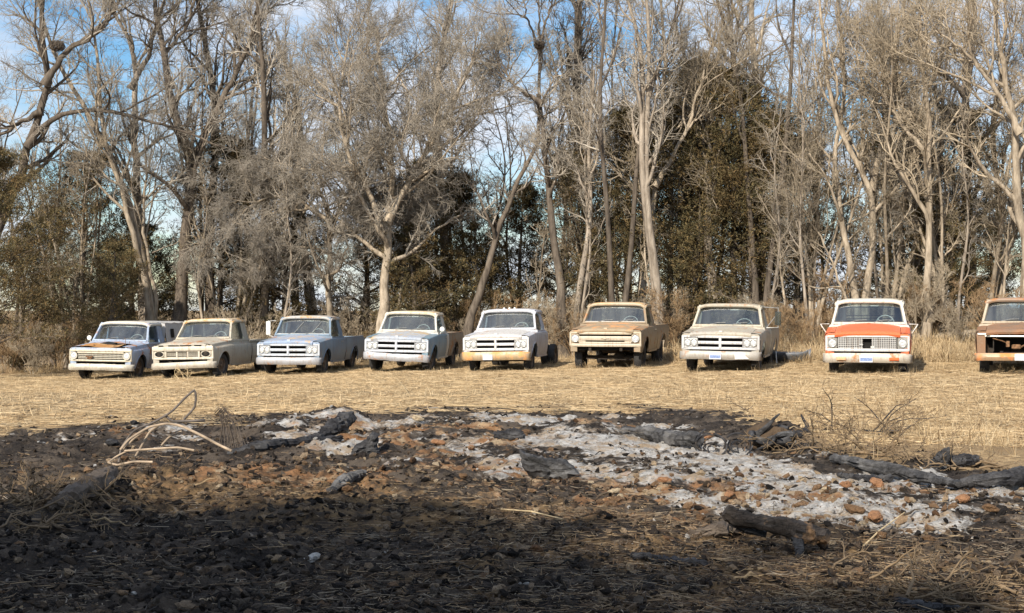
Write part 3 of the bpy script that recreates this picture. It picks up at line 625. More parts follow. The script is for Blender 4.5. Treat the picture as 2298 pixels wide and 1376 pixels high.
# red cedars
m, nt, b = nmat('cedar_foliage'); rn = attr(nt, 'rnd'); oi = nd(nt, 'ObjectInfo'); big = noise(nt, vec_obj(nt), .9, 3)
col = ramp(nt, rn, (0., (.026, .027, .014)), (.5, (.090, .077, .038)), (.8, (.18, .135, .06)), (1., (.30, .185, .09)))
col = mixc(nt, ramp(nt, big, (.45, 0.), (.65, .6)), col, (.14, .085, .035)); col = mixc(nt, 1., col, ramp(nt, oi.outputs['Random'], (0., .7), (1., 1.35)), 'MULTIPLY')
nt.links.new(col, b.inputs['Base Color']); b.inputs['Roughness'].default_value = .8; b.inputs['Specular IOR Level'].default_value = .2
M_cedar = m
def cedar(seed, h, w, bare=.12, nb=110, ns=54):
    r = np.random.default_rng(seed)
    S = simple_stem(h, (.02, .02), .08, r, 12)[None]; w_ = np.linspace(0, 1, 12)[None]; rad = .17*(1-w_*.93)
    t = bare+(1-bare)*r.random(nb)**.85; az = r.random(nb)*6.283
    lob = 1+.35*np.sin(az*3+t*9+r.random()*6)+.25*(r.random(nb)-.5)
    L = w*np.clip(1-((t-.28)/.74)**2, .06, 1)**.8*np.clip(.6+t*2, 0, 1)*lob
    f = t*11; i = np.minimum(f.astype(int), 10); f = (f-i)[:, None]; p = S[0][i]*(1-f)+S[0][i+1]*f
    D = np.stack([np.cos(az), np.sin(az), .15+.5*t], 1); n = 6; B = np.zeros((nb, n, 3)); B[:, 0] = p
    for j in range(1, n):
        D = D+r.normal(size=D.shape)*.12; D[:, 2] += .06; D /= np.linalg.norm(D, axis=1, keepdims=True); B[:, j] = B[:, j-1]+D*(L/(n-1))[:, None]
    rb = (.03*(1-t)+.008)[:, None]*(1-np.linspace(0, 1, n)[None]*.8)
    tr = npmesh('trunk', *merge([tubes(S, rad, 8), tubes(B, rb, 4)]), True)
    # sprays: clusters of thin blades, denser to the ends of the boughs
    N = nb*ns; ib = np.repeat(np.arange(nb), ns); u = .25+.8*r.random(N)**.6; fi = np.clip(u, 0, .999)*(n-1); i = fi.astype(int); f = (fi-i)[:, None]
    c = B[ib, i]*(1-f)+B[ib, i+1]*f; sp = (.07+.13*L[ib])[:, None]*(.5+.5*(1-abs(u-.7)))[:, None]; c = c+r.normal(size=c.shape)*sp*np.array([.75, .75, .42])
    k = r.random(nb)[ib] < .93; c = c[k]; nn = len(c)
    out = c-S[0][6]*np.array([1, 1, 0]); out[:, 2] = .2; out /= np.linalg.norm(out, axis=1, keepdims=True)
    V = []; rn = []
    base = c; tone = r.random(nn)
    for q in range(7):
        d_ = out*.6+r.normal(size=out.shape)*.75; d_[:, 2] += .35; d_ /= np.linalg.norm(d_, axis=1, keepdims=True)
        s_ = np.cross(d_, r.normal(size=d_.shape)); s_ /= np.linalg.norm(s_, axis=1, keepdims=True)
        ln = (.07+.10*r.random(nn))[:, None]; wd = (.009+.010*r.random(nn))[:, None]; base = c+r.normal(size=c.shape)*.035
        V.append(np.stack([base-s_*wd*.4, base+d_*ln*.55+s_*wd, base+d_*ln, base+d_*ln*.45-s_*wd], 1)); rn.append(np.clip(tone*.6+.4*r.random(nn), 0, 1))
    V = np.concatenate(V); Q = np.arange(V.shape[0]*4).reshape(-1, 4); me_ = npmesh('crown', V.reshape(-1, 3), Q)
    a = me_.attributes.new('rnd', 'FLOAT', 'POINT'); a.data.foreach_set('value', np.repeat(np.concatenate(rn), 4).astype(np.float32))
    return tr, me_
CE = [cedar(301, 9.5, 2.9, .12, 125, 66), cedar(302, 8.0, 2.2, .1, 110), cedar(303, 10.5, 3.3, .2, 140, 72), cedar(304, 6.0, 1.8, .04, 70)]
for i, (px, d, k, s) in enumerate([(-20, 46, 0, .72), (45, 52, 3, .9), (120, 56, 1, .8), (300, 57, 3, 1.0), (180, 53, 0, .85), (250, 50, 3, .75), (490, 55, 0, .9), (560, 57, 1, 1.02), (640, 54, 3, .9),
        (930, 54, 1, .9), (985, 57, 0, .8), (1045, 56, 1, .82), (1165, 56, 1, .78), (1075, 53, 3, .8), (930, 51, 3, .8), (1260, 58, 1, 1.0), (1410, 51.5, 2, .82), (1370, 51, 3, .85),
        (1500, 51, 0, .9), (1570, 54, 2, .95), (1650, 50.5, 2, .9), (1745, 51, 0, .8), (1690, 50, 3, 1.1), (1560, 50, 3, .9), (1790, 57, 1, .95), (2060, 57, 1, 1.0), (2135, 49.5, 0, .82), (2110, 48, 3, .8), (2230, 50, 3, .8), (1990, 58, 3, 1.2), (820, 55, 3, 1.0), (330, 56, 3, .9)]):
    put(CE[k], (M_bark_dark, M_cedar), 'cedar_tree', spot(px, d), r2.random()*6.28, s*(.95+.1*r2.random()), px, 'dark evergreen cedar' if k != 3 else 'low bushy evergreen cedar', 'tree', 'cedars of the wood')
# trees standing behind the camera; they throw the shade over the near ground
for (x, y, k, s) in ((-8.0, -1.8, 0, .98), (-10.4, -2.4, 1, 1.2), (-6.2, -3.4, 2, .84), (-12.8, -1.2, 3, 1.5), (-5.0, -5.0, 1, 1.15), (-7.6, -4.6, 0, 1.12), (-9.6, -4.4, 1, 1.35)):
    put(CE[k], (M_bark_dark, M_cedar), 'cedar_tree', (x, y, 0), r2.random()*6.28, s, -9999, {-8.0: 'tallest', -10.4: 'slender', -6.2: 'bare footed', -12.8: 'broad low', -5.0: 'nearest right', -7.6: 'hindmost', -9.6: 'shaggy'}[x]+' cedar behind the viewer', 'tree', 'cedars behind the viewer')
for (x, y, k, s) in ((-6.6, -5.8, 0, .8), (-8.8, -7.4, 2, .8), (-11.5, -6.0, 1, .85)):
    put(PA[k], GREY, 'bare_tree', (x, y, 0), r2.random()*6.28, s, -9999, ('near', 'middle', 'far')[k]+' bare tree behind the viewer', 'tree', 'bare trees behind the viewer')
# far wood beyond, seen as one mass low between the trunks

# ---------------------------------------------------------------- trucks (front at y=0 facing -y, root on the ground)
M_rubber = flat('tyre_rubber', (.035, .033, .031), .85, 0, .4, 12)
M_black = flat('dark_void', (.012, .011, .010), .95, 0, .3, 8)
M_under = flat('greasy_chassis', (.035, .027, .02), .9, 0, .5, 14)
M_rim = flat('rusty_rim', (.14, .10, .07), .6, .3, .5, 18)
M_rimw = flat('dirty_white_rim', (.40, .37, .31), .6, 0, .4, 18)
M_trim = flat('dull_chrome', (.55, .54, .50), .32, .75, .25, 16)
M_seat = flat('seat_vinyl', (.12, .11, .09), .8, 0, .4, 6)
M_glass = glass_mat('dusty_glass', .17, (.6, .7, .72)); M_glassc = glass_mat('clean_glass', .07, (.6, .7, .72))
M_lens = nmat('headlight_lens')[0]; _b = M_lens.node_tree.nodes['Principled BSDF']; _b.inputs['Base Color'].default_value = (.72, .74, .75, 1); _b.inputs['Roughness'].default_value = .15; _b.inputs['Metallic'].default_value = .35
M_amber = flat('amber_lens', (.75, .16, .05), .35); M_peach = flat('faded_amber_lens', (.72, .42, .22), .5)
M_platew = flat('plate_white', (.66, .68, .72), .5, 0, .12, 30); M_plateb = flat('plate_blue', (.22, .30, .52), .5, 0, .35, 26)
M_engine = flat('engine_rust', (.22, .12, .06), .85, .2, .6, 22)
M_wiper = flat('wiper_steel', (.35, .34, .31), .5, .4)
M_visor = flat('paper_visor', (.78, .77, .72), .8)
def arch_z(y, sill, axles, ra, zc):
    z = sill
    for a in axles:
        q = ra*ra-(y-a)**2
        if q > 0: z = max(z, zc+math.sqrt(q))
    return z
def side_x(z, zt, old):
    t = min(max((z-.33)/(zt-.33), 0), 1)
    if old:   # a step in the sheet metal below the shoulder
        return (.925+.06*math.sin(min(t/.78, 1)*1.9)) if t < .78 else .977-.075*sst(.78, .88, t)
    return .925+.065*math.sin(t*2.3)
def ysteps(a, b, n, axles, ra):
    ys = set(np.linspace(a, b, n).round(4))
    for c in axles:
        for q in np.linspace(-1, 1, 17): ys.add(round(c+ra*math.sin(q*math.pi/2), 4))
        ys |= {c-ra-.001, c+ra+.001}
    return sorted(y for y in ys if a <= y <= b)
def truck(name, px, d, phi, cfg):
    c = dict(gen='gmc', lift=0., tyre=.355, paint=None, hoodp=None, roofp=None, facep=None, bumperp=None, hood=True, bed='fleet', wb=3.1, steer=0., sink=-.0, roll=0., pitch=0., zs=1., xs=1., cabp=None, gl=None, hub=0)
    c.update(cfg); p = c['paint']; hp = c['hoodp'] or p; rp = c['roofp'] or p; fp = c['facep'] or p; bp = c['bumperp'] or fp; gl = c['gl'] or M_glass
    gen = c['gen']; old = gen in ('c62', 'c65'); dz = c['lift']
    X, Y = (px-W0)/F*d, d
    root = empty(name, (X, Y, 0), -R(phi)); root.rotation_euler[1] = R(c['roll'])
    fx, fy = -math.sin(R(phi)), -math.cos(R(phi))
    za, zb_ = g1(X-fx*.86, Y-fy*.86), g1(X-fx*(.86+c['wb']), Y-fy*(.86+c['wb'])); pt = (zb_-za)/c['wb']*.6+math.tan(R(c['pitch'])); root.rotation_euler[0] = math.atan(pt)
    root.location.z = za-.86*pt-c['sink']; root.scale[2] = c['zs']; root.scale[0] = c['xs']
    ax1, ax2 = .86, .86+c['wb']; ra = .43 if dz < .1 else .45; zc = .335+dz; sill = .33+dz
    ztf = (lambda y: (.952+.10*min(max(y/1.45, 0), 1)**.8)+dz+(.02 if old else 0))   # fender top line
    yc0, yc1 = 1.45, 2.86
    kw = dict(parent=root)
    # fenders, doors, quarter panels, bed sides: one sheet each with the wheel arch cut out
    def skin(mb, sgn, a, b, ztop, axles, shoulder=True, n=8):
        prof = [0, .12, .25, .4, .55, .7, .8, .86, .92, 1.]
        ys = ysteps(a, b, n, axles, ra); rows = []
        for y in ys:
            zt = ztop(y); zb = arch_z(y, sill, axles, ra, zc); col_ = []
            taper = 1-.035*max(0, (.30-y)/.30)**2 if a < .5 else 1
            for t in prof:
                z = zb+(zt-.045-zb)*t; col_.append((side_x(z-dz, zt-dz, old)*taper, y, z))
            if shoulder:
                x = col_[-1][0]; col_ += [(x-.012, y, zt-.018), (x-.045, y, zt), (x-.13, y, zt+.012), (x-.225, y, zt+.012)]
            rows.append(col_)
        m_ = len(rows[0]); vs = [(sgn*q[0], q[1], q[2]) for r_ in rows for q in r_]
        fs = [(i*m_+j, i*m_+j+1, (i+1)*m_+j+1, (i+1)*m_+j) for i in range(len(rows)-1) for j in range(m_-1)]
        if sgn > 0: fs = [f[::-1] for f in fs]
        mb.add(vs, fs)
        for cy in axles:     # arch lip
            mb.tube([(sgn*(side_x(zc+ra*math.sin(w)-dz, 1.02, old)+.004), cy+ra*math.cos(w), zc+ra*math.sin(w)) for w in np.linspace(.02, math.pi-.02, 15)], .016, 5)
    for sgn in (-1, 1):
        mb = MB(); skin(mb, sgn, .09, yc0-.012, ztf, [ax1]); 
        # front return of the fender, behind the face
        mb.add([(sgn*.93, .09, .36+dz), (sgn*.955, .09, ztf(0)-.05), (sgn*.76, .09, ztf(0)), (sgn*.76, .11, .36+dz)], [(0, 1, 2, 3)])
        mb.build('fender', c.get('fenderp') or p, noise_amp=.004, seed=1, **kw)
        mb = MB(); skin(mb, sgn, yc0, 2.52, lambda y: 1.04+dz+(.02 if old else 0), [])
        do = mb.build('door', c.get('doorp') or p, **kw)
        MB().tube([(sgn*1.0, 2.28, .93+dz), (sgn*1.02, 2.31, .935+dz), (sgn*1.02, 2.42, .935+dz), (sgn*1.0, 2.44, .93+dz)], .011, 6).build('door_handle', M_trim, do)
    # hood
    hw = .745
    def hz(x, y):
        t = min(max(y/1.42, 0), 1); u = abs(x)/hw
        z = ztf(y)+.014+(.022+.055*t)*(1-u**3)
        z += .010*math.exp(-(x/.03)**2)*(0 if gen == 'c67' else 1) if not old else .018*math.exp(-((abs(x)-.38)/.12)**2)
        z -= .075*max(0, (.16-y)/.16)**2
        return z
    if c['hood']:
        mb = MB(); mb.grid(lambda u, v: ((2*u-1)*(hw+(.0 if v > .1 else .0)), .03+1.40*v**1.4, hz((2*u-1)*hw, .03+1.40*v**1.4)), 26, 18)
        mb.grid(lambda u, v: ((2*u-1)*hw, .03+.02*v, hz((2*u-1)*hw, .03)-.05*v), 26, 2, True)
        for sgn in (-1, 1): mb.grid(lambda u, v: (sgn*hw, .03+1.4*u, hz(hw, .03+1.4*u)-.06*v), 14, 1, sgn > 0)
        ho = mb.build('hood', hp, noise_amp=.011, seed=int(px) % 7, **kw)
        if gen == 'c62':     # air slots in the lip of the hood
            mb = MB()
            for a, b_ in ((-.72, -.58), (-.42, -.09), (-.05, .30), (.40, .62)): mb.rbox((a, .0, .935+dz), (b_, .05, .965+dz), .006)
            mb.build('hood_slot', M_black, ho)
        if gen in ('gmc', 'c67'): MB().rbox((-.05, .10, hz(0, .1)-.01), (.05, .22, hz(0, .16)+.012), .008).build('hood_ornament', fp, ho)
    else:                     # open engine bay
        mb = MB(); mb.box((-.74, .12, .75), (.74, .15, .95)); mb.box((-.74, 1.36, .72), (.74, 1.42, 1.03)); mb.box((-.76, .12, .7), (-.72, 1.4, .96)); mb.box((.72, .12, .7), (.76, 1.4, .96))
        mb.build('engine_bay', M_under, **kw)
        mb = MB(); mb.rbox((-.25, .45, .62), (.25, 1.15, .93), .05); mb.lathe([(.0, 0), (.0, .19), (.07, .2), (.08, .16), (.08, 0)], 20, 'z', (-.05, .82, .96)); mb.rbox((-.34, .5, .84), (-.2, 1.1, .95), .03); mb.rbox((.2, .5, .84), (.34, 1.1, .95), .03)
        mb.tube([(.1, .5, .9), (.3, .4, 1.0), (.5, .55, .97), (.6, .8, .98)], .022, 6); mb.tube([(-.15, .4, .9), (-.3, .3, 1.03), (-.5, .5, .96)], .018, 6)
        mb.tube([(.52, .7, .95), (.5, .72, 1.18), (.47, .74, 1.25)], .008, 5); mb.tube([(.60, .7, .95), (.63, .74, 1.14)], .008, 5); mb.rbox((.42, .55, .86), (.66, .85, .99), .02)
        mb.build('engine', M_engine, **kw)
        mb = MB(); mb.grid(lambda u, v: (-.72+1.25*u, .14+.52*v, .975+.03*math.sin(u*7)+.07*v), 12, 6); mb.build('rusted_sheet', c['rustp'], noise_amp=.02, seed=3, **kw)
        mb = MB(); mb.grid(lambda u, v: ((2*u-1)*.74, 1.12+.32*v, 1.06+.07*v-.03*abs(2*u-1)**3), 12, 4); mb.build('cowl_panel', p, noise_amp=.01, seed=4, **kw)
        mb = MB(); mb.prism([(-.42, .75, 1.03), (.02, .6, 1.0), (.16, .95, 1.07), (-.2, 1.1, 1.10)], (0, 0, .015)); mb.build('loose_panel', M_black, **kw)
    # face: gap above grille, recess, surround, lamps
    zf0, zf1 = .575+dz, .885+dz
    if gen != 'none':
        MB().box((-.90, .20, .40+dz), (.90, .22, .93+dz)).build('radiator_support', M_black, **kw)
    sur = MB(); B = lambda a, b_, q=.008: sur.rbox((a[0], a[1], a[2]+dz), (b_[0], b_[1], b_[2]+dz), q)
    def curved_bar(mb, x0, x1, z0, z1, dep=.06, y0=.035, r=.012, n=14):
        """bar across the nose, swept back a little at its ends"""
        prof = [(0, z0+r), (r*.6, z0), (dep, z0), (dep, z1), (r*.6, z1), (0, z1-r)]
        vs = []
        for i in range(n+1):
            x = x0+(x1-x0)*i/n; yy = y0+.055*(abs(x)/.95)**3
            vs += [(x, yy+a, b_+dz) for a, b_ in prof]
        k = len(prof); fs = [(i*k+j, (i+1)*k+j, (i+1)*k+(j+1) % k, i*k+(j+1) % k) for i in range(n) for j in range(k)]
        fs += [tuple(range(k)), tuple(range(n*k+k-1, n*k-1, -1))]; mb.add(vs, fs)
    hd = MB(); curved_bar(hd, -.945, .945, .897, .925, .10, .050); curved_bar(hd, -.915, .915, .925, .953, .10, .056, .01)
    hd.build('header_panel', c.get('fenderp') or (hp if gen != 'c71' else p), noise_amp=.003, seed=2, **kw)
    def lamp(x, z, r, yy=.055, mat=None, ring=None):
        h = MB().lathe([(.0, .002), (-.012, r*.5), (-.008, r*.8), (.004, r)], 18, 'y', (x, yy, z+dz)).build('headlight', mat or M_lens, **kw)
        MB().lathe([(.01, r), (-.014, r+.004), (-.014, r+.018), (.02, r+.022)], 18, 'y', (x, yy, z+dz)).build('headlight_ring', ring or M_trim, h)
    if gen == 'gmc':
        curved_bar(sur, -.955, .955, .868, .902); curved_bar(sur, -.955, .955, .548, .592)
        for s_ in (-1, 1):
            B((s_*.925-.03, .075, .56), (s_*.925+.03, .16, .90))
        curved_bar(sur, -.54, .54, .690, .765, .07, .028); B((-.032, .02, .585), (.032, .12, .875)); curved_bar(sur, -.54, .54, .592, .618); curved_bar(sur, -.54, .54, .846, .868)
        sur.build('grille', fp, noise_amp=.003, **kw)
        for s_ in (-1, 1):
            mb = MB(); a, b_ = (.555, .895) if s_ > 0 else (-.895, -.555); mb.rbox((a, .085, .60+dz), (b_, .15, .862+dz), .02); mb.tube([(a, .06, .60+dz), (a, .06, .862+dz), (b_, .075, .862+dz), (b_, .075, .60+dz), (a, .06, .60+dz)], .012, 5)
            mb.build('headlight_bezel', fp, **kw)
            for q in (.645, .805): lamp(s_*q, .73, .074, .072)
        # park lamps low under the bezels
    elif gen == 'c67':
        curved_bar(sur, -.955, .955, .862, .902); curved_bar(sur, -.955, .955, .500, .585)
        for s_ in (-1, 1): B((s_*.935-.025, .075, .52), (s_*.935+.025, .16, .90))
        curved_bar(sur, -.70, .70, .672, .79, .07, .022); curved_bar(sur, -.70, .70, .59, .632); curved_bar(sur, -.70, .70, .838, .862)
        for s_ in (-1, 1): B((s_*.62-.1, .05, .63), (s_*.62+.1, .11, .68))
        B((-.11, .005, .715), (.11, .03, .75), .01); B((-.035, .0, .70), (.035, .03, .765), .01)
        sur.build('grille', fp, noise_amp=.003, **kw)
        for s_ in (-1, 1):
            a, b_ = (.70, .91) if s_ > 0 else (-.91, -.70); MB().rbox((a, .07, .60+dz), (b_, .14, .855+dz), .03).build('headlight_bezel', fp, **kw); lamp(s_*.805, .73, .092, .055)
    elif gen == 'c71':
        curved_bar(sur, -.955, .955, .868, .905); curved_bar(sur, -.955, .955, .535, .600)
        for s_ in (-1, 1): B((s_*.935-.025, .075, .55), (s_*.935+.025, .16, .90))
        sur.build('grille_surround', fp, noise_amp=.003, **kw)
        mb = MB()
        for k in range(6): 
            z = .62+k*.045
            for a, b_ in ((-.66, -.10), (.10, .66)) if k < 5 else ((-.66, .66),): mb.box((a, .06, z+dz-.006), (b_, .09, z+dz+.006))
        x = -.66
        while x < .661:
            if abs(x) > .1: mb.box((x-.005, .064, .60+dz), (x+.005, .086, .868+dz))
            x += .041
        mb.tube([(-.1, .06, .70+dz), (-.18, .03, .69+dz)], .01, 5); mb.box((.08, .05, .61+dz), (.16, .08, .66+dz))
        mb.build('grille', fp, **kw)
        for s_ in (-1, 1):
            a, b_ = (.68, .915) if s_ > 0 else (-.915, -.68); MB().rbox((a, .065, .605+dz), (b_, .14, .862+dz), .02).build('headlight_bezel', M_trim, **kw); lamp(s_*.80, .735, .088, .05)
    elif gen == 'c65':
        curved_bar(sur, -.955, .955, .842, .902, .08, .02); curved_bar(sur, -.955, .955, .55, .60)
        for s_ in (-1, 1): B((s_*.945-.02, .075, .56), (s_*.945+.02, .16, .90))
        for k in range(4): curved_bar(sur, -.70, .70, .635+k*.048, .652+k*.048, .03, .06, .004)
        curved_bar(sur, -.72, .72, .792, .83, .05, .04); sur.build('grille', fp, noise_amp=.004, **kw)
        mb = MB(); 
        for k in range(-17, 18): mb.box((k*.04-.004, .078, .62), (k*.04+.004, .09, .79))
        mb.build('grille_mesh', M_trim, **kw)
        mb = MB(); mb.tube([(-.42, .02, .70), (-.3, .0, .68), (-.2, .02, .70)], .022, 6); mb.rbox((-.38, -.0, .62), (-.24, .03, .66), .008); mb.build('grille_emblem', M_engine, **kw)
        for s_ in (-1, 1): lamp(s_*.82, .715, .095, .05, ring=fp)
    elif gen == 'c62':
        curved_bar(sur, -.955, .955, .80, .925, .09, .01); curved_bar(sur, -.955, .955, .545, .60)
        for s_ in (-1, 1): B((s_*.945-.02, .075, .56), (s_*.945+.02, .16, .90))
        B((-.56, .045, .60), (-.50, .1, .80)); B((.50, .045, .60), (.56, .1, .80)); B((-.52, .05, .60), (.52, .1, .625)); B((-.52, .05, .765), (.52, .1, .80))
        for q in (-.17, .17): B((q-.02, .05, .61), (q+.02, .09, .78), .004)
        for k in range(3): B((-.51, .055, .652+k*.036), (.51, .09, .667+k*.036), .003)
        sur.build('grille', fp, noise_amp=.004, **kw)
        for s_ in (-1, 1):
            a, b_ = (.57, .90) if s_ > 0 else (-.90, -.57)
            MB().rbox((a, .08, .595), (b_, .16, .81), .03).build('headlight_bezel', fp, **kw)
            cx = (a+b_)/2; pts = [(cx+.145*math.cos(w), .07, .70+.09*math.sin(w)) for w in np.linspace(0, 2*math.pi, 21)]
            h = MB().add([(x_, .068+.004, z_) for x_, _, z_ in pts[:-1]], [tuple(range(20))]).build('headlight', M_black, **kw); MB().tube(pts, .014, 6).build('headlight_ring', fp, h)
            MB().lathe([(.0, .002), (-.01, .04), (.004, .062)], 14, 'y', (cx, .062, .70)).build('lamp_bulb', M_under, h)
    elif gen == 'none':        # face torn out: dark bay with brackets
        MB().box((-.9, .75, .35+dz), (.9, .77, .95+dz)).build('radiator_support', M_black, **kw)
        curved_bar(sur, -.955, .955, .83, .865, .05, .06); sur.build('grille_bar', M_trim, **kw)
        mb = MB(); mb.rbox((-.93, .06, .872), (-.58, .1, .915), .01); mb.rbox((.58, .06, .872), (.93, .1, .915), .01); mb.build('marker_panel', M_visor, **kw)
        mb = MB(); mb.tube([(-.60, .12, .80), (-.40, .2, .74), (-.28, .3, .68)], .014, 6); mb.rbox((-.32, .2, .60), (-.24, .26, .74), .01); mb.rbox((-.2, .25, .55), (.0, .32, .66), .02); mb.tube([(.0, .3, .6), (.25, .3, .75), (.6, .25, .8)], .02, 6); mb.rbox((.1, .3, .5), (.35, .5, .68), .03)
        mb.build('brackets', M_engine, **kw)
        for sgn in (-1, 1):
            MB().prism([(sgn*.93, .12, .36), (sgn*.93, .12, .84), (sgn*.78, .3, .84), (sgn*.62, .5, .36)], (0, .01, 0)).build('inner_fender', M_rim, **kw)
    # bumper
    if c.get('bumper', True):
        mb = MB(); z0, z1 = c.get('bz', (.30, .515)); z0 += dz; z1 += dz; n = 26; prof = [(.06, z0+.005), (.012, z0), (-.018, z0+.05), (-.03, (z0+z1)/2), (-.018, z1-.05), (.012, z1), (.06, z1-.005)]; k = len(prof); vs = []
        bl = c.get('bw', 1.0)
        for i in range(n+1):
            x = -bl+2*bl*i/n; yy = -.055+.16*max(0, (abs(x)-.72)/.28)**2+.02*abs(x); zz = c.get('btilt', 0)*x-.018*max(0, (abs(x)-.8)/.2)
            vs += [(x, yy+a, b_+zz) for a, b_ in prof]
        fs = [(i*k+j, (i+1)*k+j, (i+1)*k+j+1, i*k+j+1) for i in range(n) for j in range(k-1)]
        fs = [f[::-1] for f in fs]
        mb.add(vs, [f[::-1] for f in fs]+[f for f in []]); 
        bo = mb.build('bumper', bp, noise_amp=c.get('dent', .012), seed=int(px) % 11, **kw)
        bo.modifiers.new('thick', 'SOLIDIFY').thickness = .006
        for s_ in (-.45, .45): MB().box((s_-.03, 0, (z0+z1)/2-.04), (s_+.03, .3, (z0+z1)/2+.04)).build('bumper_bracket', M_under, **kw)
        if c.get('plate'):
            pxm, pmat, pw = c['plate']
            po = MB().rbox((pxm-pw, -.105, z0+.03-.02), (pxm+pw, -.095, z0+.03+.13), .003).build('license_plate', M_platew, **kw)
            if pmat is not None: MB().rbox((pxm-pw+.015, -.109, z0+.04), (pxm+pw-.015, -.104, z0+.115), .002).build('plate_print', pmat, po)
        for a, b_, mt in c.get('park', ()): MB().rbox((a, -.095, z0+.05), (b_, -.07, z0+.125), .012).build('marker_lamp', mt, **kw)
        if c.get('sticker'): MB().prism([(.38, -.098, z0+.02), (.72, -.098, z0+.03), (.60, -.098, z0+.14), (.37, -.098, z0+.16)], (0, .006, 0)).build('sticker', M_visor, **kw)
    # cab: cowl, rear wall, pillars, floor
    zb = 1.065+dz; zw0, zw1, zr = 1.155+dz, 1.612+dz, 1.705+dz
    mb = MB(); mb.grid(lambda u, v: ((2*u-1)*(.955-.03*v), 1.385+.145*v, (ztf(1.45)-.015)*(1-v)**1.3+(zw0-.05*abs(2*u-1)**4)*(1-(1-v)**1.3)), 16, 5)
    for s_ in (-1, 1):
        skin(mb, s_, 2.53, yc1, lambda y: 1.04+dz+(.02 if old else 0), [])
        mb.box((min(s_*.90, s_*.955), yc0, sill-.02), (max(s_*.90, s_*.955), yc1, sill+.03))
        mb.beam((s_*.865, 1.50, zb+.03), (s_*.745, 1.90, zw1+.03), .055, .06)
        mb.beam((s_*.875, yc0, zb-.01), (s_*.89, yc1, zb-.01), .07, .05)
        mb.prism([(s_*.885, 2.50, zb), (s_*.885, yc1, zb), (s_*.765, yc1-.07, zw1+.05), (s_*.765, 2.44, zw1+.05)], (-s_*.04, 0, 0))
        mb.beam((s_*.755, 1.88, zw1+.035), (s_*.77, yc1-.07, zw1+.035), .05, .06)
        mb.beam((s_*.80, 1.80, zb), (s_*.775, 1.85, zw1), .022, .03)      # vent window bar
    mb.beam((-.76, 1.905, zw1+.03), (.76, 1.905, zw1+.03), .07, .055); mb.beam((-.86, 1.50, zw0-.01), (.86, 1.50, zw0-.01), .07, .05)
    rb = yc1-.04
    mb.box((-.885, rb-.03, sill), (.885, rb, zw0+.02)); mb.box((-.77, rb-.075, zw1-.03), (.77, rb-.03, zw1+.06))
    for s_ in (-1, 1): mb.prism([(s_*.885, rb, zw0), (s_*.60, rb, zw0), (s_*.57, rb-.06, zw1), (s_*.77, rb-.06, zw1)], (0, -.03, 0))
    mb.box((-.88, yc0-.03, sill), (.88, 2.8, sill+.03)); mb.box((-.88, yc0-.04, sill), (.88, yc0-.01, 1.0+dz))
    mb.build('cab', c['cabp'] or p, **kw)
    def roofpt(u, v):
        x = (2*u-1)*.80; y = 1.855+.985*v; e = abs(2*u-1)**9*.085+abs(2*v-1)**12*.06
        xx = x*(1-.012*abs(2*v-1)**6); return (xx, y, zr+.018*(1-(2*u-1)**2)-e)
    mb = MB(); mb.grid(roofpt, 20, 16)
    ed = [roofpt(u, 0) for u in np.linspace(0, 1, 15)]+[roofpt(1, v) for v in np.linspace(.05, 1, 12)]+[roofpt(u, 1) for u in np.linspace(.95, 0, 15)]+[roofpt(0, v) for v in np.linspace(.95, 0.0, 12)]
    mb.tube(ed, .017, 6, False); ro = mb.build('roof', rp, noise_amp=.004, seed=5, **kw)
    ro.modifiers.new('thick', 'SOLIDIFY').thickness = .02
    if c.get('cablights'):
        for q in (-.16, 0, .16): MB().lathe([(0, .035), (.025, .03), (.04, .012), (.043, 0)], 10, 'z', (q, 2.0, zr+.018)).build('roof_marker_lamp', M_visor, **kw)
    # glass
    def wsp(u, v):
        x = (2*u-1)*(.835-.105*v); return (x, 1.515+.375*v+.05*abs(2*u-1)**3-.035*(1-v)*(1-(2*u-1)**2), zw0+.01+(zw1-zw0-.0)*v)
    ws = MB().grid(wsp, 16, 6).build('windshield', gl, **kw)
    fr = [wsp(u, 0) for u in np.linspace(0, 1, 12)]+[wsp(1, v) for v in np.linspace(.1, 1, 6)]+[wsp(u, 1) for u in np.linspace(.95, 0, 12)]+[wsp(0, v) for v in np.linspace(.9, 0, 6)]
    MB().tube(fr, .014, 5, False).build('windshield_seal', c.get('sealp') or M_black, ws)
    for x0, x1 in ((-.45, -.05), (.12, .5)):
        q = lambda x, v: Vector(wsp((x/(.835-.105*v)+1)/2, v))+Vector((0, -.02, .01)); MB().tube([q(x0, -.02), q((x0+x1)/2, .08), q(x1, .10 if not c.get('wipup') else .75)], .008, 4).build('wiper', M_wiper, **kw)
    MB().grid(lambda u, v: ((2*u-1)*(.60-.03*v), rb-.015-.06*v, zw0+.01+(zw1-zw0-.02)*v), 4, 2).build('rear_window', gl, **kw)
    for s_ in (-1, 1):
        if (c.get('no_glass') or 0) == s_: continue
        MB().add([(s_*.872, 1.56, zb), (s_*.872, 2.50, zb), (s_*.765, 2.46, zw1+.01), (s_*.765, 1.93, zw1+.01)], [(0, 1, 2, 3)]).build('side_window', gl, **kw)
    if c.get('visor', 1): MB().rbox((.02, 1.93, zw1-.075), (.22, 1.945, zw1-.035), .006).build('rear_view_mirror', M_visor, **kw)
    mb = MB(); mb.rbox((-.70, 2.45, .72+dz), (.70, 2.66, c.get('seatz', 1.15)+dz), .05); mb.rbox((-.70, 2.0, .55+dz), (.70, 2.6, .76+dz), .05); mb.build('bench_seat', M_seat, **kw)
    MB().rbox((-.84, 1.52, .92+dz), (.84, 1.72, zw0-.03), .02).build('dashboard', c.get('dashp') or M_seat, **kw)
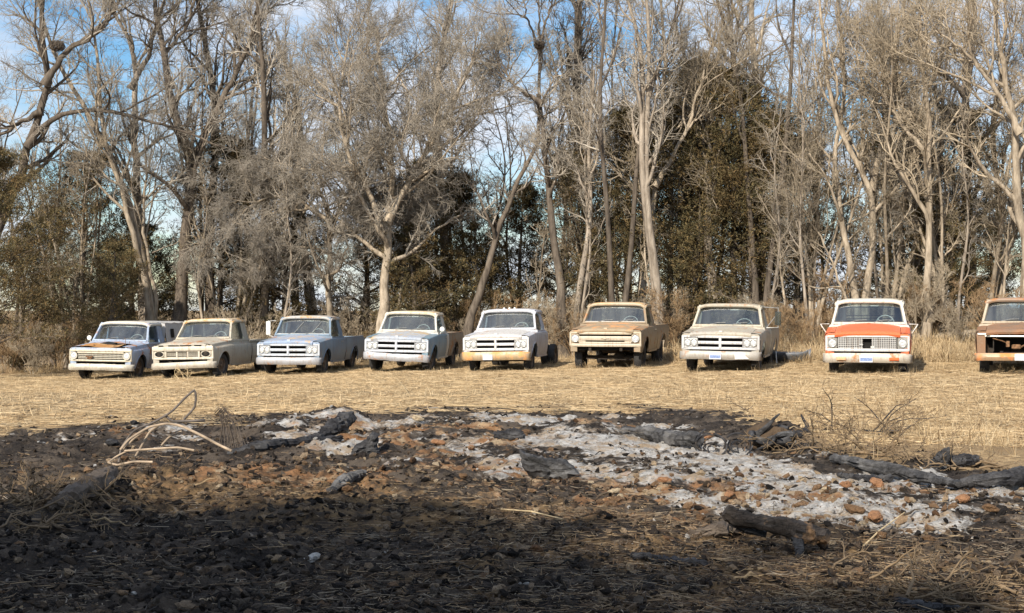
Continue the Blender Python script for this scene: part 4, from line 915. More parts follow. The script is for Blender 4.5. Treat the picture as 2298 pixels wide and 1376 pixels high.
    cen = Vector((.38, 1.86, 1.13+dz)); a_ = Vector((1, 0, 0)); b_ = Vector((0, .45, .89)); ring = [cen+(a_*math.cos(w)+b_*math.sin(w))*.21 for w in np.linspace(0, 2*math.pi, 25)]
    mb = MB(); mb.tube(ring, .012, 6); mb.tube([ring[2], cen, ring[10]], .009, 5); mb.tube([cen, cen+Vector((0, -.3, -.2))], .02, 6); mb.build('steering_wheel', c.get('wheelp') or M_visor, **kw)
    # bed
    if c['bed'] == 'fleet':
        b0, b1 = yc1+.05, ax2+1.12; bt = lambda y: 1.045+dz
        for s_ in (-1, 1):
            mb = MB(); skin(mb, s_, b0, b1, bt, [ax2], False, 10)
            mb.box((min(s_*.90, s_*.965), b0, bt(0)-.05), (max(s_*.90, s_*.965), b1, bt(0))); mb.box((min(s_*.86, s_*.875), b0, .55+dz), (max(s_*.86, s_*.875), b1, bt(0)-.05))
            mb.build('bed_side', c.get('bedp') or p, **kw)
        mb = MB(); mb.box((-.88, b0, .55+dz), (.88, b0+.03, bt(0)-.01)); mb.box((-.86, b0, .55+dz), (.86, b1, .58+dz)); mb.box((-.88, b1-.04, .55+dz), (.88, b1, bt(0)-.02)); mb.build('bed', c.get('bedp') or p, **kw)
        ye = b1
    else: ye = ax2+.8
    # chassis, axles
    mb = MB()
    for s_ in (-1, 1): mb.box((min(s_*.38, s_*.45), .1, .38+dz), (max(s_*.38, s_*.45), ye-.1, .50+dz))
    for y in (.35, 1.3, 2.4, ax2-.5, ye-.2): mb.box((-.38, y, .40+dz), (.38, y+.08, .48+dz))
    rw = c['tyre']
    mb.tube([(-.75, ax1, rw-.02), (.75, ax1, rw-.02)], .045, 8); mb.tube([(-.75, ax2, rw), (.75, ax2, rw)], .05, 8); mb.lathe([(-.16, .03), (-.1, .12), (0, .16), (.1, .12), (.16, .03)], 14, 'x', (0, ax2, rw))
    mb.rbox((-.22, .7, .30+dz), (.22, 1.3, .58+dz), .05); mb.tube([(.1, 1.3, .42+dz), (.12, ax2, rw+.02)], .035, 8); mb.tube([(-.3, 1.0, .36+dz), (-.35, 2.5, .33+dz), (-.5, ye-.4, .36+dz)], .03, 6)
    if dz > .1: mb.lathe([(-.16, .03), (-.1, .11), (0, .15), (.1, .11), (.16, .03)], 14, 'x', (.25, ax1, rw)); mb.beam((-.6, .55, .36), (.6, .62, .34), .05, .03)
    for s_ in (-1, 1):       # inner wheel wells
        for cy in (ax1,)+((ax2,) if c['bed'] == 'fleet' else ()): mb.grid(lambda u, v: (s_*(.60+.30*v), cy+(ra+.02)*math.cos(math.pi*u), zc+(ra+.02)*math.sin(math.pi*u)), 12, 1)
        mb.box((min(s_*.58, s_*.60), .2, .50+dz), (max(s_*.58, s_*.60), 1.4, .93+dz))
    mb.build('chassis', M_under, **kw)
    # wheels
    tw = .10 if dz < .1 else .105
    tp = [(-tw*.75, rw*.60), (-tw, rw*.72), (-tw*1.05, rw*.84), (-tw*.92, rw*.955), (-tw*.7, rw*.99), (0, rw), (tw*.7, rw*.99), (tw*.92, rw*.955), (tw*1.05, rw*.84), (tw, rw*.72), (tw*.75, rw*.60)]
    spots = [(-.80, ax1, 1), (.80, ax1, 1)]
    spots += [(-.80, ax2, 0), (.80, ax2, 0)] if c['bed'] == 'fleet' else [(s_*q, ax2, 0) for s_ in (-1, 1) for q in (.66, .89)]
    tm = rm = None
    for (x, y, fr_) in spots:
        w = empty('wheel', (x, y, rw-.012), 0, root); w.rotation_euler = (0, 0, R(c['steer']) if fr_ else 0)
        if x < 0: w.scale = (-1, 1, 1)
        if tm is None:
            mb = MB().lathe(tp, 28)
            for k in range(28):     # tread blocks
                a = 2*math.pi*k/28; ca, sa = math.cos(a), math.sin(a)
                for q in (-.55, .1): mb.box((q*tw, -.001, -.001), (q*tw+.001, .001, .001)) if False else None
            t_ = mb.build('tyre', M_rubber, w); tm = t_.data
            r_ = MB().lathe([(-tw*.6, rw*.62), (tw*.72, rw*.61), (tw*.78, rw*.57), (tw*.45, rw*.52), (tw*.35, rw*.40), (tw*.5, rw*.28), (tw*.52, rw*.2), (tw*.8, rw*.17), (tw*.85, .0)], 24).build('rim', c.get('rimp') or M_rim, w); rm = r_.data
        else:
            for nm, me_ in (('tyre', tm), ('rim', rm)): o = bpy.data.objects.new(nm, me_); COL.objects.link(o); o.parent = w
    # mirrors
    for kind, s_ in c.get('mirrors', ()):
        if kind == 'big':
            mb = MB(); x = s_*1.0; xo = s_*1.26
            mb.tube([(s_*.90, 1.72, zw1+.02), (xo, 1.62, zw1-.0), (xo, 1.62, 1.10+dz), (s_*.97, 1.62, 1.09+dz)], .012, 6); mb.tube([(s_*.98, 1.62, 1.10+dz), (xo, 1.63, zw1-.12)], .010, 6)
            mo = mb.build('mirror', M_trim, **kw); MB().rbox((min(xo-.075, xo+.075), 1.575, 1.16+dz), (max(xo-.075, xo+.075), 1.60, 1.52+dz), .012).build('mirror_glass', M_glassc, mo)
        if kind == 'tall':
            mb = MB(); xo = s_*1.13; mb.tube([(s_*.92, 1.75, zw1-.05), (xo, 1.66, zw1-.04), (xo, 1.66, 1.12+dz), (s_*.97, 1.62, 1.08+dz)], .010, 6); mb.rbox((min(xo-.07, xo+.07), 1.63, 1.13+dz), (max(xo-.07, xo+.07), 1.66, 1.55+dz), .012); mb.build('mirror', M_visor, **kw)
        if kind == 'round':
            mb = MB(); xo = s_*1.03; mb.tube([(s_*.96, 1.62, 1.05+dz), (xo, 1.6, 1.17+dz)], .010, 6); mb.lathe([(-.012, 0), (-.012, .06), (.0, .075), (.015, .06), (.02, 0)], 14, 'y', (xo, 1.6, 1.2+dz)); mb.build('mirror', M_visor, **kw)
        if kind == 'arm':
            mb = MB(); mb.tube([(s_*.95, 1.5, 1.12+dz), (s_*1.15, 1.42, 1.12+dz), (s_*1.01, 1.42, .90+dz)], .012, 6); mb.tube([(s_*1.15, 1.42, 1.12+dz), (s_*1.10, 1.42, 1.03+dz)], .010, 6); mb.build('mirror_arm', M_visor, **kw)
    if c.get('rack'):
        mb = MB()
        for z in (1.22, 1.30, 1.50): mb.box((-.80, 2.95, z), (.80, 2.97, z+.018))
        for x in (-.80, -.42, .0, .42, .78): mb.box((x, 2.95, 1.05), (x+.02, 2.97, 1.5))
        mb.build('headache_rack', M_under, **kw)
    if c.get('topper'):
        b0, b1 = yc1+.09, ax2+1.12; mb = MB(); z0, z1 = 1.05, 1.66
        for s_ in (-1, 1):
            mb.prism([(s_*.95, b0, z0), (s_*.95, b1, z0), (s_*.86, b1, z1), (s_*.86, b0, z1)], (-s_*.02, 0, 0)); mb.box((min(s_*.905, s_*.935), b0+.25, 1.22), (max(s_*.905, s_*.935), b0+.5, 1.46)) if False else None
        mb.box((-.86, b0, z0), (.86, b0+.02, z1)); mb.grid(lambda u, v: ((2*u-1)*.88, b0-.02+(b1-b0+.04)*v, z1+.03*(1-(2*u-1)**4)+.012*math.sin(v*22)), 8, 20)
        to = mb.build('topper', c['topp'], noise_amp=.008, **kw)
        MB().prism([(.937, b0+.35, 1.20), (.937, b0+.62, 1.20), (.908, b0+.62, 1.48), (.908, b0+.35, 1.48)], (.012, 0, 0)).build('topper_window', M_black, to)
    tag(root, c['label'], 'truck', 'old pickup trucks parked in a row')
    return root
PW = lambda n, c_, r, c2=None, **k: paint(n, c_, r, c2, **k)
T1 = truck('pickup_truck', 222, 43.4, 8.0, dict(roll=.8, gen='c65', paint=PW('blue_patched_paint', (.30, .42, .62), .36, (.45, .55, .68), seed=1), roofp=PW('white_roof_1', (.72, .70, .62), .25, topdirt=.15, seed=2), facep=PW('cream_face', (.70, .64, .48), .3, seed=3),
    bumperp=PW('white_bumper_1', (.78, .74, .62), .2, seed=4), hood=False, rustp=PW('bare_rust', (.60, .38, .17), .6, rustc=(.30, .15, .05), seed=5), doorp=PW('blue_rusty_door', (.25, .33, .45), .5, seed=9), no_glass=1, topper=True, topp=PW('grey_topper', (.55, .56, .57), .1, seed=6), bw=1.03, bz=(.29, .48), dent=.02, mirrors=(('round', -1),), gl=M_glass,
    label='blue pickup missing its hood, engine open, with a grey topper, at the far left end'))
T2 = truck('pickup_truck', 408, 42.8, 13.0, dict(roll=-1.2, gen='c62', paint=PW('cream_paint_2', (.55, .51, .42), .30, (.47, .44, .36), seed=11), roofp=PW('cream_roof_2', (.62, .57, .45), .5, rustc=(.42, .25, .10), seed=12), facep=PW('cream_face_2', (.68, .63, .51), .3, seed=13), bumperp=PW('cream_bumper_2', (.70, .66, .55), .32, seed=14),
    bw=1.03, bz=(.28, .47), btilt=.025, steer=-6, label='old cream pickup with dark headlight sockets and a slotted hood lip'))
T3 = truck('pickup_truck', 645, 43.2, 9.0, dict(gen='gmc', paint=PW('slate_blue_paint', (.15, .25, .36), .3, (.22, .32, .42), seed=21), hoodp=PW('pale_blue_hood', (.36, .48, .66), .36, (.30, .42, .62), rustc=(.38, .27, .16), seed=22), roofp=PW('weathered_roof_3', (.48, .48, .46), .4, rustc=(.36, .22, .10), seed=23), facep=PW('white_face_3', (.57, .63, .70), .12, seed=24),
    bumperp=PW('greyish_bumper_3', (.48, .52, .58), .32, seed=25), mirrors=(('tall', -1),), wipup=True, sealp=M_visor, label='faded blue pickup with both wipers standing up and a tall white mirror'))
T4 = truck('pickup_truck', 887, 42.8, 9.5, dict(roll=1.0, pitch=.5, lift=.05, gen='gmc', paint=PW('teal_blue_paint', (.14, .28, .38), .18, (.24, .36, .44), seed=31), hoodp=PW('chalky_hood_4', (.54, .58, .62), .36, (.38, .47, .60), rustc=(.35, .25, .13), seed=32), roofp=PW('white_roof_4', (.72, .66, .52), .42, rustc=(.48, .30, .12), seed=33), facep=PW('white_face_4', (.60, .65, .72), .1, seed=34), cabp=PW('white_pillars_4', (.66, .66, .60), .15, seed=39),
    bumperp=PW('bent_bumper_4', (.50, .54, .60), .34, seed=35), btilt=-.035, dent=.03, mirrors=(('round', 1),), steer=-8, bedp=PW('brown_bed_4', (.20, .16, .12), .5, seed=36), rimp=M_rim, label='blue pickup with a white roof and a bent bumper sagging at one end'))
T5 = truck('pickup_truck', 1112, 41.5, 12.0, dict(roll=-.8, lift=.08, gen='gmc', paint=PW('white_paint_5', (.60, .62, .66), .22, (.62, .65, .72), topdirt=.1, seed=41), hoodp=PW('white_hood_5', (.70, .69, .66), .24, topdirt=.1, seed=42), facep=PW('white_face_5', (.74, .75, .74), .15, seed=43), bumperp=PW('tan_bumper_5', (.56, .40, .21), .5, rustc=(.48, .24, .09), seed=44),
    bz=(.28, .52), bed='none', wb=3.3, cablights=True, plate=(-.20, None, .14), seatz=1.08, visor=0, sink=.03, label='white cab truck with no bed, bare dual rear tyres and a tan bumper'))
T6 = truck('pickup_truck', 1357, 40.6, 14.5, dict(xs=1.05, gen='c67', lift=.21, tyre=.42, paint=PW('tan_paint_6', (.34, .25, .15), .42, (.30, .24, .17), seed=51), hoodp=PW('tan_hood_6', (.38, .29, .18), .42, (.50, .40, .27), rustc=(.45, .22, .09), seed=52), roofp=PW('tan_roof_6', (.52, .42, .27), .4, rustc=(.42, .26, .12), seed=53), facep=PW('tan_face_6', (.58, .49, .35), .3, rustc=(.52, .26, .10), seed=54), bumper=False, sealp=M_visor,
    rimp=M_under, sink=.07, label='high riding tan pickup with no front bumper and round headlights'))
T7 = truck('pickup_truck', 1615, 37.4, 15.5, dict(xs=1.04, roll=.5, lift=.03, gen='gmc', paint=PW('shaded_putty_paint_7', (.30, .26, .20), .35, (.36, .32, .26), seed=61), hoodp=PW('putty_hood_7', (.56, .51, .40), .25, (.48, .46, .42), seed=62), roofp=PW('putty_roof_7', (.44, .40, .30), .3, seed=63), facep=PW('silver_face_7', (.60, .61, .62), .12, seed=64), cabp=PW('putty_pillars_7', (.55, .51, .40), .2, seed=68), bumperp=PW('silver_bumper_7', (.50, .49, .45), .3, seed=65),  # doors and bed: putty darkened to grey-brown, the side's shade painted into the colour
    fenderp=PW('putty_fender_7', (.48, .44, .36), .3, (.42, .40, .35), seed=69), plate=(-.10, M_plateb, .145), sticker=True, mirrors=(('big', 1),), gl=M_glassc, label='putty grey pickup with a big mirror frame and a blue license plate'))
T8 = truck('pickup_truck', 1946, 34.4, 15.2, dict(gen='c71', pitch=1.4, lift=.03, paint=PW('orange_paint_8', (.88, .15, .035), .06, (.88, .165, .045), topdirt=.03, seed=71), roofp=PW('white_roof_8', (.76, .72, .60), .22, seed=72), facep=PW('white_face_8', (.72, .72, .70), .12, seed=73), cabp=PW('white_pillars_8', (.76, .73, .64), .15, seed=75), bumperp=PW('white_rusty_bumper_8', (.74, .68, .56), .42, seed=74), doorp=PW('shaded_orange_door_8', (.22, .10, .06), .4, seed=77), bedp=PW('shaded_orange_bed_8', (.16, .09, .06), .4, seed=78),  # doors and bed: orange taken down to brown, painting in the shaded side
    plate=(-.02, M_plateb, .15), park=((-.70, -.48, M_peach), (.50, .72, M_amber)), mirrors=(('arm', -1), ('arm', 1)), rack=True, gl=M_glassc, bw=1.02, bz=(.28, .50), label='bright orange pickup with a white roof and a hole in its grille'))
T9 = truck('pickup_truck', 2291, 33.0, 19.5, dict(gen='none', paint=PW('brown_paint_9', (.20, .125, .075), .5, (.30, .14, .06), rustc=(.20, .10, .05), seed=81), hoodp=PW('brown_hood_9', (.17, .13, .09), .5, (.42, .15, .06), rustc=(.20, .11, .06), seed=82), roofp=PW('brown_roof_9', (.26, .15, .08), .5, seed=83), bumperp=PW('rusty_bumper_9', (.60, .36, .18), .5, rustc=(.50, .18, .06), seed=84), cabp=PW('cream_pillars_9', (.50, .42, .30), .3, seed=85), plate=(.02, None, .15), bz=(.30, .47),
    label='rusty brown pickup with its grille torn out, cut off by the right edge'))

# dry grass grown up round the wheels
P_ = []
for T_ in (T1, T2, T3, T4, T5, T6, T7, T8, T9):
    M_ = Matrix.LocRotScale(T_.location, T_.rotation_euler, T_.scale)
    for wx, wy in ((-.8, .62), (.8, .62), (-.8, 1.1), (.95, 1.1), (.95, 3.7), (-.5, .6), (.2, 1.6), (-.2, 2.6), (.9, 2.4)):
        for q in range(9): v_ = M_ @ Vector((wx+.16*r1.normal(), wy+.14*r1.normal(), 0)); P_.append((v_.x, v_.y, .28+.5*r1.random()**2))
P_ = np.array(P_); gn_scatter('wheel_grass', np.stack([P_[:, 0], P_[:, 1], gz(P_[:, 0], P_[:, 1])], 1), r1.random(len(P_))*6.28, P_[:, 2], [q.copy() for q in tuft], M_straw)

# ---------------------------------------------------------------- things in and round the burn pit
def char_mat(name, a, b_, ash=.3, warm=None):
    m, nt, b = nmat(name); tc = vec_obj(nt); mp = nd(nt, 'Mapping'); mp.inputs['Scale'].default_value = (.35, 1, 1); nt.links.new(tc, mp.inputs[0])
    n = noise(nt, mp.outputs[0], 16, 6, .7); n2 = noise(nt, tc, 4.5, 5, .6)
    vo = nd(nt, 'TexVoronoi'); vo.feature = 'DISTANCE_TO_EDGE'; vo.inputs['Scale'].default_value = 48; nt.links.new(mp.outputs[0], vo.inputs['Vector'])
    col = mixc(nt, ramp(nt, n, (.35, 0.), (.65, 1.)), a, b_)
    if warm: col = mixc(nt, ramp(nt, n2, (.56, 0.), (.64, 1.)), col, warm)
    col = mixc(nt, math_(nt, 'MULTIPLY', ramp(nt, n2, (.48, 0.), (.68, 1.)), ash), col, (.34, .33, .32))
    nt.links.new(col, b.inputs['Base Color']); b.inputs['Roughness'].default_value = .8; b.inputs['Specular IOR Level'].default_value = .25
    h = math_(nt, 'ADD', ramp(nt, vo.outputs['Distance'], (0., 0.), (.06, 1.)), n); bump(nt, b, h, .8, .006); return m
M_charl = char_mat('charred_wood', (.012, .011, .012), (.05, .05, .054), .18)
M_chara = char_mat('ashy_charred_wood', (.02, .019, .019), (.075, .073, .073), .4)
M_charb = char_mat('half_burnt_wood', (.02, .017, .014), (.07, .055, .045), .15, (.30, .16, .06))
M_wood = char_mat('scorched_grey_wood', (.055, .042, .032), (.15, .115, .085), .1)
M_rod = flat('rusty_bent_rod', (.36, .275, .19), .7, .1, .45, 9); M_rodd = flat('sooty_rod', (.12, .10, .085), .7, .1, .5, 9)
def log_obj(name, pts, rads, mat, label, cat='log', k=22, rough=.24, seed=0, n=34, parent=None):
    """a rough log along ground points; pts: (px,py[,dz])"""
    P = []
    for q in pts: g = on_ground(q[0], q[1]); P.append(g+Vector((0, 0, q[2] if len(q) > 2 else 0)))
    r = np.random.default_rng(seed); s = np.linspace(0, len(P)-1, n); A = np.array([list(p) for p in P])
    C = np.stack([np.interp(s, range(len(P)), A[:, j]) for j in range(3)], 1); C[1:-1] = (C[:-2]+2*C[1:-1]+C[2:])/4; C[1:-1] += r.normal(size=(n-2, 3))*.008
    rr = np.interp(s, np.linspace(0, len(P)-1, len(rads)), rads); C0 = C[0].copy(); C = C-C0; V, Q = [], []
    T = np.gradient(C, axis=0); T /= np.linalg.norm(T, axis=1, keepdims=True)
    for i in range(n):
        a = np.cross(T[i], [0, 0, 1.]); a /= np.linalg.norm(a)+1e-9; b_ = np.cross(a, T[i])
        for j in range(k):
            w = 2*np.pi*j/k; f = 1+rough*(float(fbm(np.array([j*.9+seed]), np.array([i*.28+seed]), seed % 9, 3)[0])-.5)*2.6+.07*r.normal()+.25*(float(fbm(np.array([j*2.3+seed]), np.array([i*.12]), 4, 2)[0])-.5); endf = 1 if 0 < i < n-1 else .82
            V.append(C[i]+(a*np.cos(w)+b_*np.sin(w)*.9)*rr[i]*f*endf+(T[i]*(-.02 if i == 0 else .02)*r.random() if i in (0, n-1) else 0))
    mb = MB(); mb.add(V, [(i*k+j, i*k+(j+1) % k, (i+1)*k+(j+1) % k, (i+1)*k+j) for i in range(n-1) for j in range(k)]+[tuple(range(k-1, -1, -1)), tuple(range((n-1)*k, n*k))])
    o = mb.build(name, mat, parent, 24)
    if parent is None: o.location = C0; tag(o, label, cat)
    else: o.location = Vector(C0)-parent.location
    return o
def shard(name, px, py, outline, th, mat, label, cat='log', z0=-.02, seed=1):
    """broken charred chunk: outline in metres (x,z), given thickness, a split grain and a rough hide"""
    g = on_ground(px, py); r = np.random.default_rng(seed); O = np.array(outline+[outline[0]], float); sl = np.r_[0, np.cumsum(np.linalg.norm(np.diff(O, axis=0), axis=1))]; n = 54; t = np.linspace(0, sl[-1], n, endpoint=False)
    ox, oz = np.interp(t, sl, O[:, 0]), np.interp(t, sl, O[:, 1]); ox += r.normal(size=n)*.006; oz += r.normal(size=n)*.006
    cx, cz = ox.mean(), oz.mean(); V = []; L_ = 13; ring = [.30, .55, .74, .88, .97, 1.02, 1.05, 1.02, .97, .88, .74, .55, .30]; dep = [-.50, -.50, -.47, -.42, -.32, -.17, 0, .17, .32, .42, .47, .50, .50]
    for q in range(L_):
        s_ = ring[q]; X = cx+(ox-cx)*s_; Z = cz+(oz-cz)*s_
        gr = (fbm(X*4+seed, Z*26+seed*3, seed % 9, 4)-.5)*th*.55+(fbm(X*15+seed, Z*15, 3, 3)-.5)*th*.35
        Y = dep[q]*th+gr*(-1 if dep[q] < 0 else 1)*(.3+abs(dep[q])*1.4); w = (fbm(X*18+q*1.3, Z*18+q, 5, 3)-.5)*.045
        V += [(X[i]+w[i]*(X[i]-cx)*3, Y[i], Z[i]+w[i]+z0) for i in range(n)]
    mb = MB(); mb.add(V, [(l*n+i, (l+1)*n+i, (l+1)*n+(i+1) % n, l*n+(i+1) % n) for l in range(L_-1) for i in range(n)]); c0 = len(mb.v); mb.v += [(cx, -.5*th, cz+z0), (cx, .5*th, cz+z0)]
    mb.f += [(c0, i, (i+1) % n) for i in range(n)]+[(c0+1, (L_-1)*n+(i+1) % n, (L_-1)*n+i) for i in range(n)]
    o = mb.build(name, mat, None, 22); o.location = g; tag(o, label, cat); return o
# the frame of bent rods at the left of the pit
gb = on_ground(330, 1035); rodr = empty('bent_rod_frame', gb); tag(rodr, 'tangle of bent rusty metal rods standing up at the left of the pit', 'scrap metal')
dr = gb.y
def rod(pts, r, mat):
    P = [WP(a, b_, dr+dy)-gb for a, b_, dy in pts]; A = np.array([list(p) for p in P]); n = 4*len(P); s = np.linspace(0, len(P)-1, n); C = np.stack([np.interp(s, range(len(P)), A[:, j]) for j in range(3)], 1)
    C[1:-1] = (C[:-2]+2*C[1:-1]+C[2:])/4; MB().tube([tuple(c) for c in C], r, 8).build('rod', mat, rodr)
rod([(266, 1038, .0), (272, 1005, .05), (300, 965, .1), (345, 948, .15), (385, 925, .2), (415, 893, .25), (437, 874, .3), (440, 893, .3), (437, 915, .3), (413, 941, .3)], .011, M_rodd)
rod([(270, 1010, -.1), (290, 985, -.05), (335, 958, 0), (375, 950, 0), (405, 955, 0), (450, 976, -.1), (490, 998, -.15), (520, 1012, -.2)], .0125, M_rod)
rod([(280, 1012, -.1), (340, 1008, -.15), (400, 1004, -.15), (436, 1011, -.2)], .0105, M_rod)
rod([(303, 1026, 0), (318, 1000, .05), (335, 970, .1), (355, 955, .1)], .011, M_rod); rod([(276, 1008, .1), (300, 985, .1), (325, 965, .12)], .010, M_rod)
rod([(243, 1038, -.1), (262, 1044, -.2), (300, 1036, -.25), (343, 1037, -.3)], .011, M_rod); rod([(243, 1038, -.1), (262, 1024, 0), (290, 1010, .0)], .009, M_rod)
rod([(362, 1000, .1), (380, 980, .15), (408, 968, .15)], .010, M_rod); rod([(373, 935, .2), (387, 946, .2), (430, 945, .2), (460, 943, .25)], .012, M_rodd)
# logs and stumps
log_obj('charred_log', [(515, 1018, .0), (580, 1010, .02), (650, 1000, .03), (765, 990, .03)], [.04, .065, .06, .035], M_charl, 'long charred log lying at the foot of the black stump end', seed=3)
log_obj('charred_log', [(695, 990, .0), (720, 985, .03), (752, 975, .10), (786, 968, .16)], [.035, .06, .095, .095], M_charl, 'black charred stump end tilted up on the left mound', 'stump', seed=4, rough=.3)
log_obj('scorched_log', [(110, 1150, .0), (160, 1135, .06), (215, 1108, .08), (255, 1085, .10)], [.04, .09, .10, .05], M_wood, 'grey scorched log lying in the shade at the far left', seed=5)
log_obj('charred_log', [(738, 1108, .0), (775, 1090, .03), (815, 1070, .03)], [.03, .055, .035], M_chara, 'short charcoal grey log left of centre on brown crumbs', seed=6)
shard('charred_chunk', 795, 1018, [(-.03, 0), (.02, .12), (.10, .15), (.20, .24), (.27, .22), (.25, .10), (.28, .02), (.14, -.02)], .16, M_charl, 'jagged black chunk on the mound left of the orange soil', seed=7)
shard('charred_chunk', 1235, 1072, [(-.27, .23), (-.24, .07), (-.19, .0), (0, -.02), (.17, -.02), (.26, .03), (.24, .07), (.17, .12), (.13, .17), (-.02, .16), (-.12, .19)], .20, M_chara, 'big slate black wooden chunk on white ash in the middle', seed=8, z0=.0)
shard('charred_chunk', 1140, 985, [(-.14, .0), (-.16, .08), (-.06, .10), (.06, .14), (.16, .10), (.20, .03), (.06, .0)], .15, M_charl, 'black chunk behind the orange soil at the top of the ash', seed=9)
log_obj('charred_log', [(1395, 975, .05), (1450, 985, .07), (1510, 998, .08), (1570, 1006, .09)], [.06, .085, .09, .09], M_chara, 'ashy grey log half sunk in white ash beside the wire coils', seed=10)
log_obj('charred_log', [(1868, 1040, .05), (1960, 1062, .07), (2060, 1085, .06), (2150, 1100, .05)], [.045, .07, .055, .035], M_chara, 'long ashy log at the right along the far rim of the ash', seed=11)
log_obj('charred_log', [(2140, 1100, .04), (2220, 1096, .08), (2310, 1095, .10), (2400, 1092, .1)], [.04, .065, .085, .085], M_charl, 'black log running out of the right edge of the picture', seed=12)
log_obj('charred_stick', [(1882, 1075, .02), (1940, 1082, .03), (1998, 1085, .03)], [.02, .035, .035], M_charl, 'short straight black bar lying on bright ash at right', 'log', seed=13)
shard('charred_chunk', 2112, 1052, [(-.18, .0), (-.10, .08), (.02, .20), (.07, .22), (.08, .12), (.06, .0)], .16, M_chara, 'upright split black stump piece above the right hand log', 'stump', seed=14)
log_obj('charred_log', [(2120, 1050, .05), (2160, 1048, .06), (2200, 1045, .05)], [.06, .07, .04], M_charl, 'small charred log next to the split stump piece', seed=15)
# the black timber on its stub legs, right foreground
g0 = on_ground(1745, 1235); tim = empty('burnt_timber', g0); tag(tim, 'half burnt black timber propped on stub legs in the right foreground', 'log')
def limb(pts, rads, nm, mat, sd, k=18):
    P = [WP(a, b_, g0.y+dy) for a, b_, dy in pts]; n = 30; r = np.random.default_rng(sd); A = np.array([list(p) for p in P]); s = np.linspace(0, len(P)-1, n); C = np.stack([np.interp(s, range(len(P)), A[:, j]) for j in range(3)], 1)
    C[1:-1] = (C[:-2]+2*C[1:-1]+C[2:])/4; rr = np.interp(s, np.linspace(0, len(P)-1, len(rads)), rads)*(1+.03*r.normal(size=n)); C = C-np.array(g0); V, = [[]]; T = np.gradient(C, axis=0); T /= np.linalg.norm(T, axis=1, keepdims=True)
    for i in range(n):
        a = np.cross(T[i], [0, 1., 0]); a /= np.linalg.norm(a)+1e-9; b_ = np.cross(a, T[i])
        for j in range(k): w = 2*np.pi*j/k; f = 1+.07*r.normal()+.5*(float(fbm(np.array([j*1.3+sd]), np.array([i*.2+sd]), 4, 3)[0])-.5); V.append(C[i]+(a*np.cos(w)+b_*np.sin(w))*rr[i]*f)
    MB().add(V, [(i*k+j, i*k+(j+1) % k, (i+1)*k+(j+1) % k, (i+1)*k+j) for i in range(n-1) for j in range(k)]+[tuple(range(k-1, -1, -1)), tuple(range((n-1)*k, n*k))]).build(nm, mat, tim, 24)
limb([(1628, 1145, .1), (1650, 1160, .1), (1700, 1172, .05), (1760, 1182, .0), (1800, 1195, -.05), (1830, 1200, -.05), (1858, 1203, -.1)], [.045, .058, .048, .06, .066, .055, .042], 'beam', M_charb, 31)
limb([(1785, 1190, -.02), (1792, 1215, -.08), (1795, 1240, -.12), (1790, 1262, -.15)], [.048, .034, .026, .022], 'leg', M_charl, 32)
limb([(1835, 1200, -.05), (1848, 1222, .05), (1852, 1245, .1)], [.04, .03, .02], 'leg', M_charb, 33)
limb([(1640, 1150, .1), (1648, 1170, .12), (1680, 1188, .12), (1720, 1200, .1)], [.035, .04, .03, .02], 'splinter', M_charl, 34)
log_obj('scorched_log', [(1545, 1205, .0), (1610, 1205, .04), (1660, 1198, .05), (1700, 1192, .04)], [.03, .05, .055, .04], M_wood, 'smooth brown log tucked behind the propped black timber', seed=16)
log_obj('charred_stick', [(1420, 1258, .02), (1500, 1270, .03), (1590, 1275, .02)], [.02, .026, .018], M_charl, 'thin black stick left of the propped timber', 'stick', seed=17)
log_obj('charred_stick', [(2010, 1360, .01), (2080, 1368, .02), (2170, 1378, .02)], [.02, .026, .018], M_charl, 'thin black stick at the bottom right corner', 'stick', seed=18)
# wire coils and root ball
def coil(px, py, r0, n, label, th, sd):
    g = on_ground(px, py); r = np.random.default_rng(sd); root = empty('wire_coil', g); tag(root, label, 'coil')
    for q in range(n):
        rr = r0*(1-.07*q+.04*r.random()); ti = R(35+55*r.random()); az = r.normal()*.6; oy = (r.random()-.5)*.22; ph = r.random()*6.28; ar = .06+.1*r.random(); pts = []
        for w in np.linspace(0, 2*math.pi*(.3+.5*r.random()), 27)+ph:
            x = rr*math.cos(w)*(1+ar*math.sin(w*2+q)); u = rr*math.sin(w)*(.95+.1*r.random()*.3); pts.append((x*math.cos(az), x*math.sin(az)+u*math.cos(ti)+oy, rr*.45+u*math.sin(ti)))
        MB().tube(pts, th*(.7+.6*r.random()), 5, False).build('wire_loop', M_charb if q % 4 == 1 else M_charl, root)
coil(1598, 1014, .17, 11, 'coil of burnt wire loops at the left of the root heap', .009, 1)
coil(1655, 1012, .15, 10, 'coil of burnt wire loops nearer the root heap', .008, 2)
g = on_ground(1735, 1005); rb_ = empty('root_heap', g); tag(rb_, 'heap of charred roots and soil behind the ash right of the coils', 'root ball')
me_ = lump('soil_ball', 77, 3, .6); o = link('soil', me_, crumb_mat('root_soil', (.10, .07, .045), (.10, .07, .045), (.10, .07, .045)), rb_); o.scale = (.62, .5, .42); o.location = (0, .05, .10)
r3 = np.random.default_rng(5)
for q in range(9):
    a = r3.random()*6.28; p = Vector((.0+.2*r3.normal(), .1*r3.normal()-.1, .08+.12*r3.random())); pts = [p]; dd = Vector((math.cos(a), .3*math.sin(a), .25*r3.random())).normalized()
    for k in range(5): dd = (dd+Vector(r3.normal(size=3)*.28)).normalized(); p = p+dd*.085; p.z = max(p.z, .0); pts.append(p.copy())
    MB().tube(pts, [.045-.007*k for k in range(6)], 7).build('root', M_charl if q % 3 else M_chara, rb_)
